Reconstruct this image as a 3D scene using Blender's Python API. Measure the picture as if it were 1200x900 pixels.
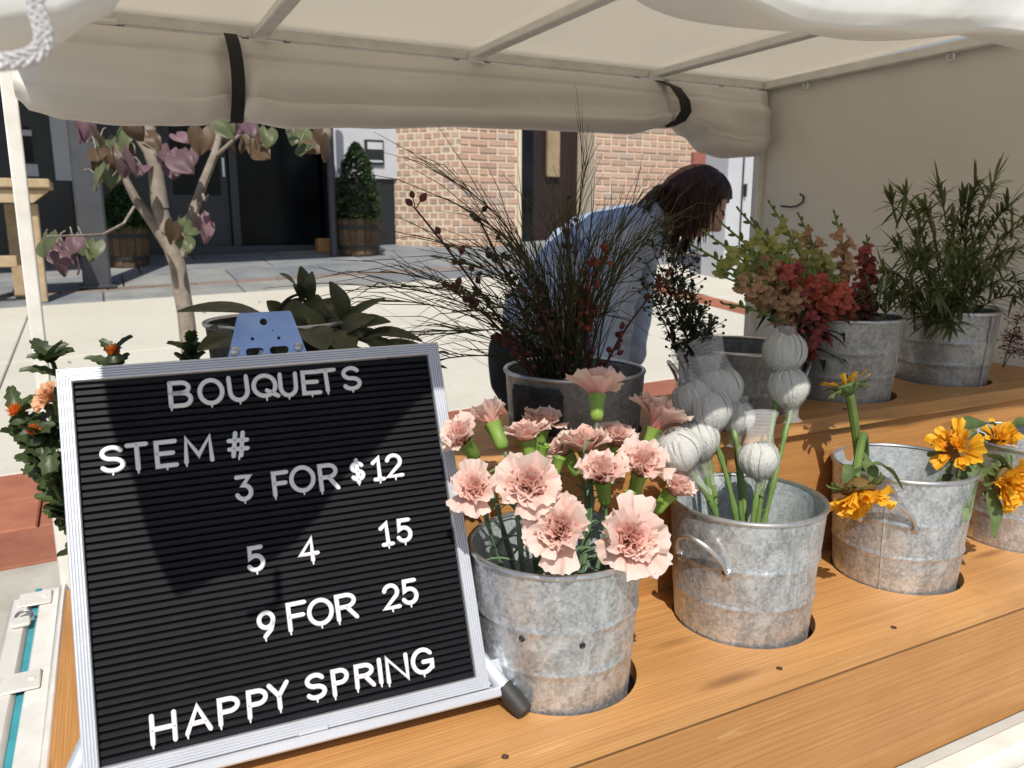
import bpy, bmesh, math, random
import numpy as np
from mathutils import Vector, Matrix, Euler
from math import sin, cos, pi, radians
random.seed(7)
for o in list(bpy.data.objects): bpy.data.objects.remove(o)
S = bpy.context.scene
COL = S.collection
# ------------------------------------------------------------------ camera
FPX, TH, PT = 930.0, radians(26.9), math.atan(186/930.0)
CF = Vector((sin(TH)*cos(PT), cos(TH)*cos(PT), -sin(PT)))
CR = Vector((cos(TH), -sin(TH), 0)); CU = CR.cross(CF)
CAM = Vector((0, 0, 0.6))
cd = bpy.data.cameras.new('camera'); cam = bpy.data.objects.new('camera', cd); COL.objects.link(cam)
cd.sensor_width = 36; cd.lens = FPX/1200*36; cd.clip_start = 0.02; cd.clip_end = 2000
m = Matrix.Identity(4)
for i, v in enumerate((CR, CU, -CF)):
    for j in range(3): m[j][i] = v[j]
m.translation = CAM; cam.matrix_world = m; S.camera = cam
cd.dof.use_dof = True; cd.dof.focus_distance = 1.15; cd.dof.aperture_fstop = 9.0
# ------------------------------------------------------------------ sky + sun
AZ, EL = radians(22), radians(50)          # direction the light travels towards, sun elevation
SUN = Vector((sin(AZ)*cos(EL), cos(AZ)*cos(EL), -sin(EL)))
w = bpy.data.worlds.new('World'); S.world = w; w.use_nodes = True
nt = w.node_tree; bg = nt.nodes['Background']
sky = nt.nodes.new('ShaderNodeTexSky'); sky.sky_type = 'NISHITA'; sky.sun_disc = False
sky.sun_elevation = EL; sky.sun_rotation = AZ+pi
nt.links.new(sky.outputs[0], bg.inputs[0]); bg.inputs[1].default_value = 0.098
sl = bpy.data.lights.new('sun', 'SUN'); sl.energy = 4.6; sl.angle = radians(0.55); sl.color = (1, .95, .87)
so = bpy.data.objects.new('sun', sl); COL.objects.link(so)
so.rotation_euler = SUN.to_track_quat('-Z', 'Y').to_euler(); so.location = (-3, -5, 8)
S.view_settings.view_transform = 'Standard'; S.view_settings.look = 'None'
S.view_settings.exposure = 0.0; S.view_settings.gamma = 1
S.render.engine = 'CYCLES'
S.cycles.max_bounces = 8; S.cycles.transparent_max_bounces = 12

def P(x, y, Y):                            # point on the vertical plane Y = const seen in that direction
    d = CF + CR*((x-600)/FPX) - CU*((y-450)/FPX)
    return CAM + d*(Y/d.y)
def PX(x, y, X):
    d = CF + CR*((x-600)/FPX) - CU*((y-450)/FPX)
    return CAM + d*(X/d.x)
def gz(x, y): return -0.75 + (0.031*x+0.079*y)/0.996
# ------------------------------------------------------------------ materials
class Mat:
    def __init__(s, name, col=(.5,.5,.5), rough=.6, metal=0., spec=.5):
        s.m = bpy.data.materials.new(name); s.m.use_nodes = True
        s.t = s.m.node_tree; s.n = s.t.nodes; s.b = s.n['Principled BSDF']
        s.b.inputs['Base Color'].default_value = (*col, 1); s.b.inputs['Roughness'].default_value = rough
        s.b.inputs['Metallic'].default_value = metal; s.b.inputs['Specular IOR Level'].default_value = spec
    def node(s, t, **k):
        n = s.n.new(t)
        for a, v in k.items():
            if a in n.inputs: n.inputs[a].default_value = v
            else: setattr(n, a, v)
        return n
    def lk(s, a, b): s.t.links.new(a, b)
    def coord(s, scale=(1,1,1), rot=(0,0,0), out='Object'):
        tc = s.node('ShaderNodeTexCoord'); mp = s.node('ShaderNodeMapping')
        mp.inputs['Scale'].default_value = scale; mp.inputs['Rotation'].default_value = rot
        s.lk(tc.outputs[out], mp.inputs[0]); return mp.outputs[0]
    def noise(s, vec, scale, detail=4, rough=.55, dist=0.):
        n = s.node('ShaderNodeTexNoise'); n.inputs['Scale'].default_value = scale; n.inputs['Detail'].default_value = detail
        n.inputs['Roughness'].default_value = rough; n.inputs['Distortion'].default_value = dist
        if vec is not None: s.lk(vec, n.inputs['Vector'])
        return n.outputs['Fac']
    def ramp(s, fac, stops):
        r = s.node('ShaderNodeValToRGB'); e = r.color_ramp.elements
        while len(e) < len(stops): e.new(.5)
        for k, (p, c) in enumerate(stops):
            e[k].position = p; e[k].color = (*c, 1) if len(c) == 3 else c
        s.lk(fac, r.inputs[0]); return r.outputs[0]
    def mix(s, fac, a, b, mode='MIX'):
        n = s.node('ShaderNodeMix', data_type='RGBA', blend_type=mode)
        for i, v in ((0, fac), (6, a), (7, b)):
            if isinstance(v, (int, float)): n.inputs[i].default_value = v
            elif isinstance(v, tuple): n.inputs[i].default_value = (*v, 1)
            else: s.lk(v, n.inputs[i])
        return n.outputs[2]
    def rnd(s): return s.node('ShaderNodeObjectInfo').outputs['Random']
    def col(s, o): s.lk(o, s.b.inputs['Base Color']); return s
    def rough(s, o): s.lk(o, s.b.inputs['Roughness']); return s
    def bump(s, h, st=.3, d=.002):
        b = s.node('ShaderNodeBump'); b.inputs['Strength'].default_value = st; b.inputs['Distance'].default_value = d
        s.lk(h, b.inputs['Height']); s.lk(b.outputs[0], s.b.inputs['Normal']); return s
    def translucent(s, f, col=None, colsock=None):
        t = s.node('ShaderNodeBsdfTranslucent'); mx = s.node('ShaderNodeMixShader'); mx.inputs[0].default_value = f
        if colsock is not None: s.lk(colsock, t.inputs[0])
        elif col: t.inputs[0].default_value = (*col, 1)
        out = s.n['Material Output']
        s.lk(s.b.outputs[0], mx.inputs[1]); s.lk(t.outputs[0], mx.inputs[2]); s.lk(mx.outputs[0], out.inputs[0]); return s

def simple(name, a, b=None, rough=.6, scale=20, metal=0, spec=.5, bump=0, bscale=None, rnd=0):
    M = Mat(name, a, rough, metal, spec); v = M.coord()
    if b is None: b = tuple(x*.75 for x in a)
    f = M.noise(v, scale); c = M.ramp(f, [(.3, b), (.7, a)])
    if rnd:
        r = M.rnd(); c = M.mix(1.0, c, M.ramp(r, [(0, (1-rnd,)*3), (1, (1+rnd*.3,)*3)]), 'MULTIPLY')
    M.col(c)
    if bump: M.bump(M.noise(v, bscale or scale*4), bump)
    return M
MT = {}
def wood(name, axis, a=(.565,.305,.112), b=(.39,.175,.058), rings=95):
    M = Mat(name, a, .42, 0, .35)
    sc = [1,1,1]; sc[axis] = .06
    v = M.coord(tuple(sc))
    wv = M.node('ShaderNodeTexWave', wave_type='RINGS', rings_direction='XYZ'[axis])
    wv.inputs['Scale'].default_value = rings; wv.inputs['Distortion'].default_value = 7
    wv.inputs['Detail'].default_value = 2; wv.inputs['Detail Scale'].default_value = .35; M.lk(v, wv.inputs['Vector'])
    sc2 = [260,260,260]; sc2[axis] = 5
    f2 = M.noise(M.coord(tuple(sc2)), 1, 5, .6)
    f3 = M.noise(M.coord(tuple(3 if i != axis else .8 for i in range(3))), 1.4, 3)
    c = M.ramp(wv.outputs['Fac'], [(.0, a), (.45, tuple(x*.97 for x in a)), (1, tuple((x*.38+y*.62) for x, y in zip(a, b)))])
    c = M.mix(.5, c, M.ramp(f2, [(.3, b), (.65, tuple(min(1,x*1.15) for x in a))]))
    c = M.mix(.55, c, M.ramp(f3, [(.3, (.72,.66,.6)), (.65, (1.12,1.12,1.1))]), 'MULTIPLY')
    # a few water stains and scuffs
    kn = M.node('ShaderNodeTexVoronoi'); kn.inputs['Scale'].default_value = 1; kc = [16,16,16]; kc[axis] = 3.2
    M.lk(M.coord(tuple(kc)), kn.inputs['Vector'])
    c = M.mix(M.ramp(kn.outputs['Distance'], [(.0, (.85,.85,.85)), (.10, (.55,.55,.55)), (.2, (0,0,0))]), c, (.20,.085,.03))
    scx = [70,70,70]; scx[axis] = 9
    scr = M.noise(M.coord(tuple(scx), (0,0,.5)), 1, 2, .5); c = M.mix(M.ramp(scr, [(.70, (0,0,0)), (.76, (.28,.28,.28))]), c, (.72,.48,.25))
    wet = M.noise(M.coord((2.2,2.2,2.2)), 1, 5, .6); c = M.mix(M.ramp(wet, [(.55, (0,0,0)), (.68, (.5,.5,.5))]), c, (.36,.165,.055))
    st = M.noise(M.coord((9,9,9)), 1.3, 6, .7)
    c = M.mix(M.ramp(st, [(.63, (0,0,0)), (.74, (.45,.45,.45))]), c, (.25,.14,.06))
    M.col(c); M.rough(M.ramp(f2, [(.3, (.55,)*3), (.7, (.38,)*3)])); M.bump(f2, .18, .0015); MT[name] = M.m; return M
wood('woodX', 0); wood('woodZ', 1, (.56,.29,.10), (.36,.145,.04), 60)
wood('woodF', 0, (.46,.235,.08), (.32,.135,.042), 60)
def galv(name, a=(.70,.73,.76), b=(.30,.325,.345), rough=.42, metal=.74, scl=250):
    M = Mat(name, a, rough, metal); v = M.coord()
    vo = M.node('ShaderNodeTexVoronoi'); vo.inputs['Scale'].default_value = scl
    nz = M.node('ShaderNodeTexNoise'); nz.inputs['Scale'].default_value = 45; nz.inputs['Detail'].default_value = 3
    M.lk(v, nz.inputs['Vector'])
    va = M.node('ShaderNodeVectorMath', operation='MULTIPLY_ADD'); M.lk(nz.outputs['Color'], va.inputs[0])
    va.inputs[1].default_value = (.012,.012,.012); M.lk(v, va.inputs[2]); M.lk(va.outputs[0], vo.inputs['Vector'])
    sp = M.node('ShaderNodeSeparateColor'); M.lk(vo.outputs['Color'], sp.inputs[0])
    big = M.noise(v, 14, 5, .65); streak = M.noise(M.coord((60,60,6)), 1, 4, .6)
    c = M.ramp(sp.outputs[0], [(0, b), (.55, tuple((x+y)/2 for x, y in zip(a,b))), (1, a)])
    c = M.mix(.38, c, M.ramp(big, [(.34, b), (.62, a)]))
    blo = M.noise(M.coord((42,42,30)), 1, 6, .75)
    c = M.mix(M.ramp(blo, [(.50, (0,0,0)), (.60, (.5,.5,.5))]), c, tuple(min(1, x*1.14) for x in a))
    c = M.mix(M.ramp(streak, [(.57, (0,0,0)), (.70, (.55,.55,.55))]), c, tuple(min(1, x*1.18) for x in a))
    c = M.mix(M.ramp(M.noise(M.coord((16,16,9)), 1, 5, .65), [(.54, (0,0,0)), (.66, (.38,.38,.38))]), c, tuple(x*.62 for x in b))
    rust = M.noise(M.coord((30,30,16)), 1, 4, .6)
    c = M.mix(M.ramp(rust, [(.68, (0,0,0)), (.8, (.2,.2,.2))]), c, (.40,.29,.17))
    M.col(c)
    M.rough(M.ramp(sp.outputs[1], [(0, (rough-.1,)*3), (1, (rough+.2,)*3)]))
    M.bump(sp.outputs[2], .12, .0012); MT[name] = M.m; return M
galv('galv'); galv('galv_shaded', (.33,.325,.31), (.15,.148,.14), .5, .55, 260)  # second one: darker zinc copy, canopy shade put into its colour for rear buckets
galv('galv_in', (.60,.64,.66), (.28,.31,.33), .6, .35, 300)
galv('galv_half_shaded', (.46,.46,.45), (.22,.22,.215), .46, .6, 250)  # half-darkened zinc copy, canopy shade in the colour of two upper buckets
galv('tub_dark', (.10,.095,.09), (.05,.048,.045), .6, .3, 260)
def put(name, M): MT[name] = M.m; return M
put('steel', simple('steel', (.62,.63,.65), (.45,.46,.48), .32, 60, 1.0))
put('rim_steel', simple('rim_steel', (.66,.67,.67), (.48,.49,.5), .36, 50, .9))
M = put('alu', Mat('aluminium', (.72,.73,.76), .42, .55)); M.col(M.ramp(M.noise(M.coord(), 14, 4), [(.3, (.62,.64,.68)), (.7, (.68,.70,.74))]))
put('copper', simple('copper', (.55,.22,.10), None, .4, 60, .8))
M = put('sky_tint_steel', Mat('sky_tint_steel', (.20,.33,.68), .36, .85)); M.col(M.ramp(M.noise(M.coord(), 26, 5), [(.3, (.27,.40,.68)), (.62, (.37,.51,.80)), (.8, (.52,.60,.76))]))  # blue sky reflection painted into the base colour of the steel
M = put('slat', Mat('letterboard_black', (.012,.013,.017), .5, 0, .22)); f = M.noise(M.coord((40,260,260)), 1, 4)
M.col(M.ramp(f, [(.3, (.004,.0045,.006)), (.66, (.008,.0085,.011)), (.85, (.020,.020,.023))]))
put('letter', simple('letter_white', (.80,.79,.80), (.74,.73,.75), .35, 80))
put('rubber', simple('rubber', (.035,.032,.03), None, .6, 50))
put('hole_black', simple('hole_black', (.006,.006,.006), None, .9))
def fabric(name, col, tr, tcol, folds=.3):
    M = Mat(name, col, .55, 0, .3); v = M.coord()
    d = M.noise(v, 2.2, 5, .6); dirt = M.noise(M.coord((5,5,14)), 1, 6, .65)
    c = M.ramp(d, [(.3, tuple(x*.9 for x in col)), (.7, col)])
    c = M.mix(M.ramp(dirt, [(.62, (0,0,0)), (.8, (.4,.4,.4))]), c, tuple(x*.62 for x in col))
    M.col(c); M.bump(M.noise(v, 5.5, 3, .5, .6), folds, .02); M.translucent(tr, tcol); MT[name] = M.m
fabric('vinyl_roof', (.82,.79,.73), .64, (.84,.79,.70), .3)
fabric('vinyl_flap', (.87,.85,.81), .30, (.72,.66,.57), .6)
fabric('vinyl_wall', (.86,.83,.77), .30, (.70,.64,.55), .5)
fabric('vinyl_white', (.84,.83,.80), .12, (.6,.55,.48), .4)
put('white_metal', simple('white_metal', (.78,.77,.73), (.66,.64,.59), .45, 18, 0, .5, .06))
put('white_rail', simple('white_rail', (.70,.68,.63), (.60,.57,.52), .5, 12))
put('teal', simple('teal_paint', (.06,.36,.42), (.05,.27,.32), .5, 20))
put('strap', simple('black_strap', (.012,.012,.013), None, .7, 90))
put('rope', simple('rope_white', (.62,.61,.62), (.46,.45,.46), .8, 120, 0, .3, .3, 600))
# setting
M = put('concrete', Mat('concrete', (.62,.585,.49), .85, 0, .2)); v = M.coord(); f = M.noise(v, 1.1, 8, .62); g = M.noise(v, 55, 3)
c = M.ramp(f, [(.25, (.53,.50,.415)), (.55, (.61,.58,.49)), (.8, (.67,.635,.545))]); c = M.mix(.35, c, M.ramp(g, [(.3, (.45,.42,.35)), (.7, (.66,.63,.55))]))
st = M.noise(v, 2.6, 7, .7); c = M.mix(M.ramp(st, [(.62, (0,0,0)), (.78, (.4,.4,.4))]), c, (.34,.31,.26)); M.col(c); M.bump(g, .25, .004)
M = put('kerb_concrete', Mat('kerb_concrete', (.45,.42,.35), .9, 0, .2)); v = M.coord(); M.col(M.ramp(M.noise(v, 5, 8, .65), [(.3, (.34,.315,.26)), (.7, (.52,.49,.42))])); M.bump(M.noise(v, 80), .3, .004)
M = put('slate', Mat('slate', (.22,.235,.25), .75, 0, .3)); v = M.coord(); c = M.ramp(M.noise(v, 2.5, 7, .6), [(.3, (.17,.185,.20)), (.7, (.30,.31,.315))])
c = M.mix(1., c, M.ramp(M.rnd(), [(0, (.75,.77,.8)), (.5, (1,1,1)), (1, (1.15,1.1,1.0))]), 'MULTIPLY'); M.col(c); M.bump(M.noise(v, 20, 6), .3, .01)
M = put('redpave', Mat('red_paving', (.37,.14,.085), .85, 0, .2)); v = M.coord(); c = M.ramp(M.noise(v, 6, 8, .65), [(.3, (.29,.105,.065)), (.7, (.42,.17,.105))])
c = M.mix(1., c, M.ramp(M.rnd(), [(0, (.8,.8,.8)), (1, (1.12,1.08,1.05))]), 'MULTIPLY'); M.col(c); M.bump(M.noise(v, 60), .25, .004)
put('dull_strip', simple('dull_strip', (.27,.20,.165), (.21,.16,.135), .85, 12, 0, .2, .2, 60, .25))
put('joint', simple('joint_mortar', (.20,.18,.15), None, .95, 8))
M = put('brick', Mat('brick', (.4,.2,.12), .9, 0, .15)); v = M.coord((14,14,14))
c = M.ramp(M.rnd(), [(0, (.30,.17,.12)), (.2, (.44,.27,.185)), (.45, (.46,.245,.155)), (.62, (.52,.35,.25)), (.8, (.38,.21,.145)), (.93, (.27,.22,.19)), (1, (.56,.42,.32))])
c = M.mix(M.ramp(M.noise(v, 1.6, 6, .7), [(.40, (.22,.22,.22)), (.72, (.75,.75,.75))]), c, (.50,.395,.325)); M.col(c); M.bump(M.noise(v, 3, 6), .5, .02)
put('mortar', simple('mortar', (.72,.62,.49), (.60,.51,.39), .95, 30, 0, .1, .3, 90))
put('shop_black', simple('shopfront_black', (.016,.017,.019), None, .35, 6))
put('shop_grey', simple('shopfront_grey', (.045,.048,.055), None, .5, 6))
put('shop_white', simple('shopfront_white', (.50,.51,.55), (.45,.46,.49), .5, 4))
M = put('glass_dark', Mat('dark_glass', (.006,.007,.008), .18, 0, .12)); M.col(M.ramp(M.noise(M.coord(), 1.5, 3), [(.3, (.004,.004,.005)), (.7, (.015,.02,.024))]))
put('interior', simple('dark_interior', (.006,.005,.005), None, .95, 2, 0, .05))
put('maroon', simple('maroon_door', (.020,.009,.008), None, .5, 5))
put('tan', simple('tan_panel', (.33,.25,.15), None, .6, 6))
put('post_grey', simple('post_grey', (.06,.063,.07), (.045,.048,.054), .5, 9))
put('timber', simple('timber', (.46,.36,.23), (.36,.26,.15), .7, 14, 0, .3, .2, 70))
put('barrel', simple('barrel_wood', (.19,.125,.075), (.10,.065,.04), .8, 25, 0, .2, .4, 80, .35))
put('iron', simple('iron_band', (.03,.028,.027), None, .6, 30))
put('terracotta', simple('orange_box', (.52,.26,.11), None, .7, 20))
put('soil', simple('soil', (.035,.022,.014), None, .95, 60, 0, .1, .5))
put('green_sign', simple('green_sign', (.03,.17,.08), None, .5, 10))
put('red_sign', simple('red_sign', (.34,.12,.09), None, .5, 10))
put('slot_dark', simple('slot_dark', (.02,.02,.022), None, .6, 10))
# plants
def leafmat(name, a, b, tr=.3, rough=.45, uvgrad=None, rnd=.35, scale=40):
    M = Mat(name, a, rough, 0, .4); f = M.noise(M.coord(), scale, 4)
    c = M.ramp(f, [(.3, b), (.7, a)])
    if uvgrad:
        uv = M.node('ShaderNodeTexCoord').outputs['UV']; sx = M.node('ShaderNodeSeparateXYZ'); M.lk(uv, sx.inputs[0])
        c = M.mix(.85, c, M.ramp(sx.outputs[1], uvgrad)) if True else c
    if rnd: c = M.mix(1., c, M.ramp(M.rnd(), [(0, (1-rnd,)*3), (1, (1+rnd*.4,)*3)]), 'MULTIPLY')
    M.col(c); M.translucent(tr, None, c); MT[name] = M.m; return M
leafmat('carn_petal', (.90,.58,.50), (.86,.50,.42), .40, .6, [(0, (.88,.34,.27)), (.35, (.92,.52,.44)), (.7, (.93,.69,.61)), (1, (.94,.80,.73))], .09, 30)
leafmat('carn_inner', (.88,.46,.37), (.82,.36,.28), .42, .6, [(0, (.88,.36,.29)), (.4, (.91,.50,.42)), (.75, (.93,.65,.57)), (1, (.94,.75,.68))], .09, 30)
leafmat('calyx', (.36,.53,.11), (.26,.43,.08), .35, .4, None, .2)
leafmat('stem_blue', (.17,.27,.14), (.11,.19,.10), .1, .5, None, .2)
leafmat('stem_green', (.20,.31,.08), (.13,.22,.06), .15, .45, None, .2)
leafmat('needle', (.085,.082,.030), (.045,.046,.018), .15, .5, None, .4)
leafmat('twig', (.075,.035,.022), (.045,.02,.014), 0, .7, None, .3)
leafmat('bud_red', (.16,.035,.025), (.08,.018,.014), .1, .6, None, .3)
leafmat('bud_coral', (.42,.10,.06), (.26,.05,.035), .2, .6, None, .3)
leafmat('dark_leaf', (.045,.062,.028), (.022,.033,.015), .2, .45, None, .35)
leafmat('willow_leaf', (.16,.19,.068), (.08,.105,.036), .3, .42, None, .4)
leafmat('snap_peach', (.56,.40,.20), (.46,.22,.15), .35, .6, None, .25, 60)
leafmat('snap_yellow', (.50,.50,.17), (.35,.38,.11), .35, .6, None, .25, 60)
leafmat('snap_red', (.50,.13,.12), (.34,.06,.065), .35, .6, None, .3, 60)
leafmat('snap_coral', (.58,.155,.09), (.44,.085,.065), .35, .6, None, .25, 60)
leafmat('snap_green', (.20,.26,.07), (.11,.16,.045), .3, .5, None, .3)
leafmat('sun_petal', (.90,.46,.025), (.82,.34,.015), .35, .55, [(0, (.72,.22,.01)), (.5, (.90,.46,.02)), (1, (.95,.56,.04))], .12)
leafmat('sun_disc', (.22,.14,.03), (.05,.03,.012), .0, .8, None, .1, 200)
leafmat('sun_green', (.17,.235,.085), (.09,.14,.05), .25, .5, None, .35)
leafmat('saff_leaf', (.085,.12,.04), (.04,.062,.022), .25, .42, None, .35)
leafmat('saff_orange', (.85,.22,.02), (.7,.10,.01), .25, .6, None, .2, 90)
leafmat('peach_petal', (.85,.52,.30), (.78,.42,.24), .35, .6, None, .1)
leafmat('magnolia', (.095,.105,.042), (.05,.06,.025), .12, .33, None, .35)
leafmat('redbud_purple', (.27,.165,.185), (.13,.07,.085), .3, .5, None, .3)
leafmat('redbud_bronze', (.15,.10,.055), (.10,.06,.035), .3, .45, None, .3)
leafmat('redbud_green', (.15,.17,.085), (.12,.15,.06), .3, .45, None, .3)
leafmat('bark', (.36,.31,.25), (.20,.17,.135), 0, .85, None, .1, 25)
leafmat('shrub', (.04,.085,.02), (.018,.04,.01), .25, .5, None, .2, 12)
leafmat('lime_leaf', (.30,.42,.07), (.2,.32,.05), .35, .5, None, .2)
# net + white mum
M = put('mum_white', Mat('mum_white', (.82,.82,.78), .6, 0, .3)); uv = M.node('ShaderNodeTexCoord').outputs['UV']; sx = M.node('ShaderNodeSeparateXYZ'); M.lk(uv, sx.inputs[0])
c = M.ramp(sx.outputs[1], [(0, (.22,.28,.12)), (.20, (.46,.50,.34)), (.32, (.80,.80,.75)), (1, (.85,.85,.81))]); c = M.mix(.4, c, M.ramp(M.noise(M.coord((7,7,2)), 2.5, 5), [(.3, (.82,.81,.74)), (.55, (1,1,1))]), 'MULTIPLY'); M.col(c); M.bump(M.noise(M.coord((9,9,3)), 2, 4), .5, .1); M.translucent(.2, (.8,.8,.7))
M = put('net', Mat('net_sleeve', (.85,.85,.85), .5, 0, .3)); uv = M.node('ShaderNodeTexCoord').outputs['UV']
def wave(M, uv, rot, sc):
    mp = M.node('ShaderNodeMapping'); mp.inputs['Rotation'].default_value = (0,0,rot); M.lk(uv, mp.inputs[0])
    wv = M.node('ShaderNodeTexWave', wave_type='BANDS', bands_direction='X', wave_profile='SIN'); wv.inputs['Scale'].default_value = sc
    M.lk(mp.outputs[0], wv.inputs['Vector']); return wv.outputs['Fac']
a1 = wave(M, uv, radians(9), 9); a2 = wave(M, uv, radians(-9), 9)
mxm = M.node('ShaderNodeMath', operation='MAXIMUM'); M.lk(a1, mxm.inputs[0]); M.lk(a2, mxm.inputs[1])
al = M.ramp(mxm.outputs[0], [(.45, (.05,.05,.05)), (.95, (.27,.27,.27))]); M.lk(al, M.b.inputs['Alpha'])
# person
put('skin', simple('skin', (.38,.205,.135), (.34,.175,.115), .5, 30))
M = put('shirt', Mat('shirt_blue', (.42,.50,.66), .85, 0, .2)); v = M.coord(); c = M.ramp(M.noise(v, 9, 5), [(.3, (.36,.43,.58)), (.7, (.46,.54,.70))]); M.col(c); M.bump(M.noise(M.coord((1,1,1.6)), 16, 4, .5, 1.2), .7, .02)
put('trousers', simple('trousers_dark', (.022,.022,.026), None, .85, 40, 0, .2, .3))
M = put('hair', Mat('hair_brown', (.05,.02,.009), .5, 0, .3)); M.col(M.ramp(M.noise(M.coord((90,90,14)), 1, 4), [(.3, (.018,.008,.005)), (.7, (.07,.027,.012))])); M.bump(M.noise(M.coord((120,120,18)), 1, 3), .6, .006)
put('lip', simple('lip', (.33,.11,.09), None, .45)); put('eye', simple('eye', (.02,.014,.01), None, .2)); put('brow', simple('brow', (.03,.015,.01), None, .8))
M = put('chalk', Mat('chalk_label', (.012,.012,.015), .8)); M.col(M.ramp(M.noise(M.coord(), 30, 5, .7), [(.4, (.010,.010,.013)), (.75, (.05,.05,.055))]))
# ------------------------------------------------------------------ mesh helpers
def V(*a): return Vector(a)
class MB:
    def __init__(s): s.v = []; s.f = []; s.uv = []; s.hasuv = False
    def add(s, vs, fs, uvs=None):
        o = len(s.v); s.v += [tuple(x) for x in vs]; s.f += [tuple(i+o for i in f) for f in fs]
        if uvs is not None: s.hasuv = True; s.uv += [tuple(u) for u in uvs]
        else: s.uv += [(0, 0)]*len(vs)
        return s
    def box(s, a, b, M=None):
        x0,y0,z0 = a; x1,y1,z1 = b
        vs = [V(x,y,z) for z in (z0,z1) for y in (y0,y1) for x in (x0,x1)]
        if M: vs = [M @ v for v in vs]
        return s.add(vs, [(0,2,3,1),(4,5,7,6),(0,1,5,4),(2,6,7,3),(1,3,7,5),(0,4,6,2)])
    def bbox(s, a, b, r=.004, M=None):      # box with chamfered edges
        bm = bmesh.new(); bmesh.ops.create_cube(bm, size=1)
        for v in bm.verts: v.co = V(*[(a[i]+b[i])/2 + v.co[i]*(b[i]-a[i]) for i in range(3)])
        bmesh.ops.bevel(bm, geom=bm.edges[:], offset=r, segments=1, affect='EDGES')
        bm.verts.index_update()
        vs = [v.co.copy() for v in bm.verts]; fs = [[v.index for v in f.verts] for f in bm.faces]; bm.free()
        if M: vs = [M @ v for v in vs]
        return s.add(vs, fs)
    def tube(s, pts, rad, n=8, cap=True, closed=False, flat=None, uv=False):
        pts = [Vector(p) for p in pts]; k = len(pts)
        if not hasattr(rad, '__len__'): rad = [rad]*k
        vs = []; us = []
        up = None
        for i, p in enumerate(pts):
            if closed: t = pts[(i+1) % k]-pts[i-1]
            else: t = pts[min(i+1, k-1)]-pts[max(i-1, 0)]
            if t.length < 1e-9: t = V(0,0,1)
            t.normalize()
            if up is None:
                up = V(0,0,1) if abs(t.z) < .9 else V(1,0,0)
            b = t.cross(up)
            if b.length < 1e-6: b = t.cross(V(0,1,0))
            b.normalize(); up = b.cross(t).normalized()
            for j in range(n):
                a = 2*pi*j/n
                vs.append(p + b*(cos(a)*rad[i]) + up*(sin(a)*rad[i]*(flat or 1))); us.append((j/n, i/max(1,k-1)))
        fs = []
        for i in range(k if closed else k-1):
            for j in range(n):
                i2 = (i+1) % k; fs.append((i*n+j, i*n+(j+1) % n, i2*n+(j+1) % n, i2*n+j))
        if cap and not closed: fs += [tuple(range(n-1, -1, -1)), tuple((k-1)*n+j for j in range(n))]
        return s.add(vs, fs, us if uv else None)
    def lathe(s, prof, n=32, c=(0,0,0), M=None, uv=False, wob=None, cap=False):
        c = Vector(c); vs = []; us = []; k = len(prof)
        for i, (r, z) in enumerate(prof):
            for j in range(n):
                a = 2*pi*j/n; rr = r*(wob(a, i) if wob else 1)
                v = V(rr*cos(a), rr*sin(a), z)+c
                vs.append(M @ v if M else v); us.append((j/n, i/max(1, k-1)))
        fs = [(i*n+j, i*n+(j+1) % n, (i+1)*n+(j+1) % n, (i+1)*n+j) for i in range(k-1) for j in range(n)]
        if cap: fs += [tuple(range(n-1,-1,-1)), tuple((k-1)*n+j for j in range(n))]
        return s.add(vs, fs, us if uv else None)
    def grid(s, fn, nu, nv, uv=True, closed=False):
        vs = []; us = []
        for i in range(nu+1):
            for j in range(nv+1):
                vs.append(fn(i/nu, j/nv)); us.append((j/nv, i/nu))
        W = nv+1
        fs = [(i*W+j, i*W+j+1, (i+1)*W+j+1, (i+1)*W+j) for i in range(nu) for j in range(nv)]
        return s.add(vs, fs, us if uv else None)
    def merge(s, o, M=None):
        off = len(s.v); s.v += [tuple(M @ Vector(x)) if M else x for x in o.v]; s.f += [tuple(i+off for i in f) for f in o.f]
        s.uv += o.uv; s.hasuv |= o.hasuv; return s
    def mesh(s, name, mat, smooth=40, loc=None):
        me = bpy.data.meshes.new(name)
        vs = s.v if loc is None else [(x-loc[0], y-loc[1], z-loc[2]) for x, y, z in s.v]
        me.from_pydata(vs, [], s.f); 
        if s.hasuv:
            ul = me.uv_layers.new(name='uv'); ix = np.empty(len(me.loops), np.int32); me.loops.foreach_get('vertex_index', ix)
            ul.data.foreach_set('uv', np.array(s.uv, np.float32)[ix].ravel())
        if mat: me.materials.append(MT[mat] if isinstance(mat, str) else mat)
        if smooth:
            me.polygons.foreach_set('use_smooth', [True]*len(me.polygons)); me.set_sharp_from_angle(angle=radians(smooth))
        me.update(); return me
    def obj(s, name, mat, parent=None, smooth=40, **kw):
        loc = wloc(parent) if parent is not None else None
        if parent is None:
            a = np.array(s.v); loc = tuple((a.min(0)+a.max(0))/2*[1,1,0]+a.min(0)*[0,0,1])
            o = link(name, s.mesh(name, mat, smooth, loc), None, Matrix.Translation(loc), **kw); WL[o.name] = Vector(loc)
            return o
        o = link(name, s.mesh(name, mat, smooth, loc), parent, **kw); WL[o.name] = loc; return o
WL = {}
def wloc(o): return WL.get(o.name, Vector((0,0,0)))
def link(name, me, parent=None, M=None, kind=None, label=None):
    o = bpy.data.objects.new(name, me); COL.objects.link(o)
    if parent: o.parent = parent
    if M is not None: o.matrix_local = M
    if kind: o['kind'] = kind
    if label: o['label'] = label
    return o
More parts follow.
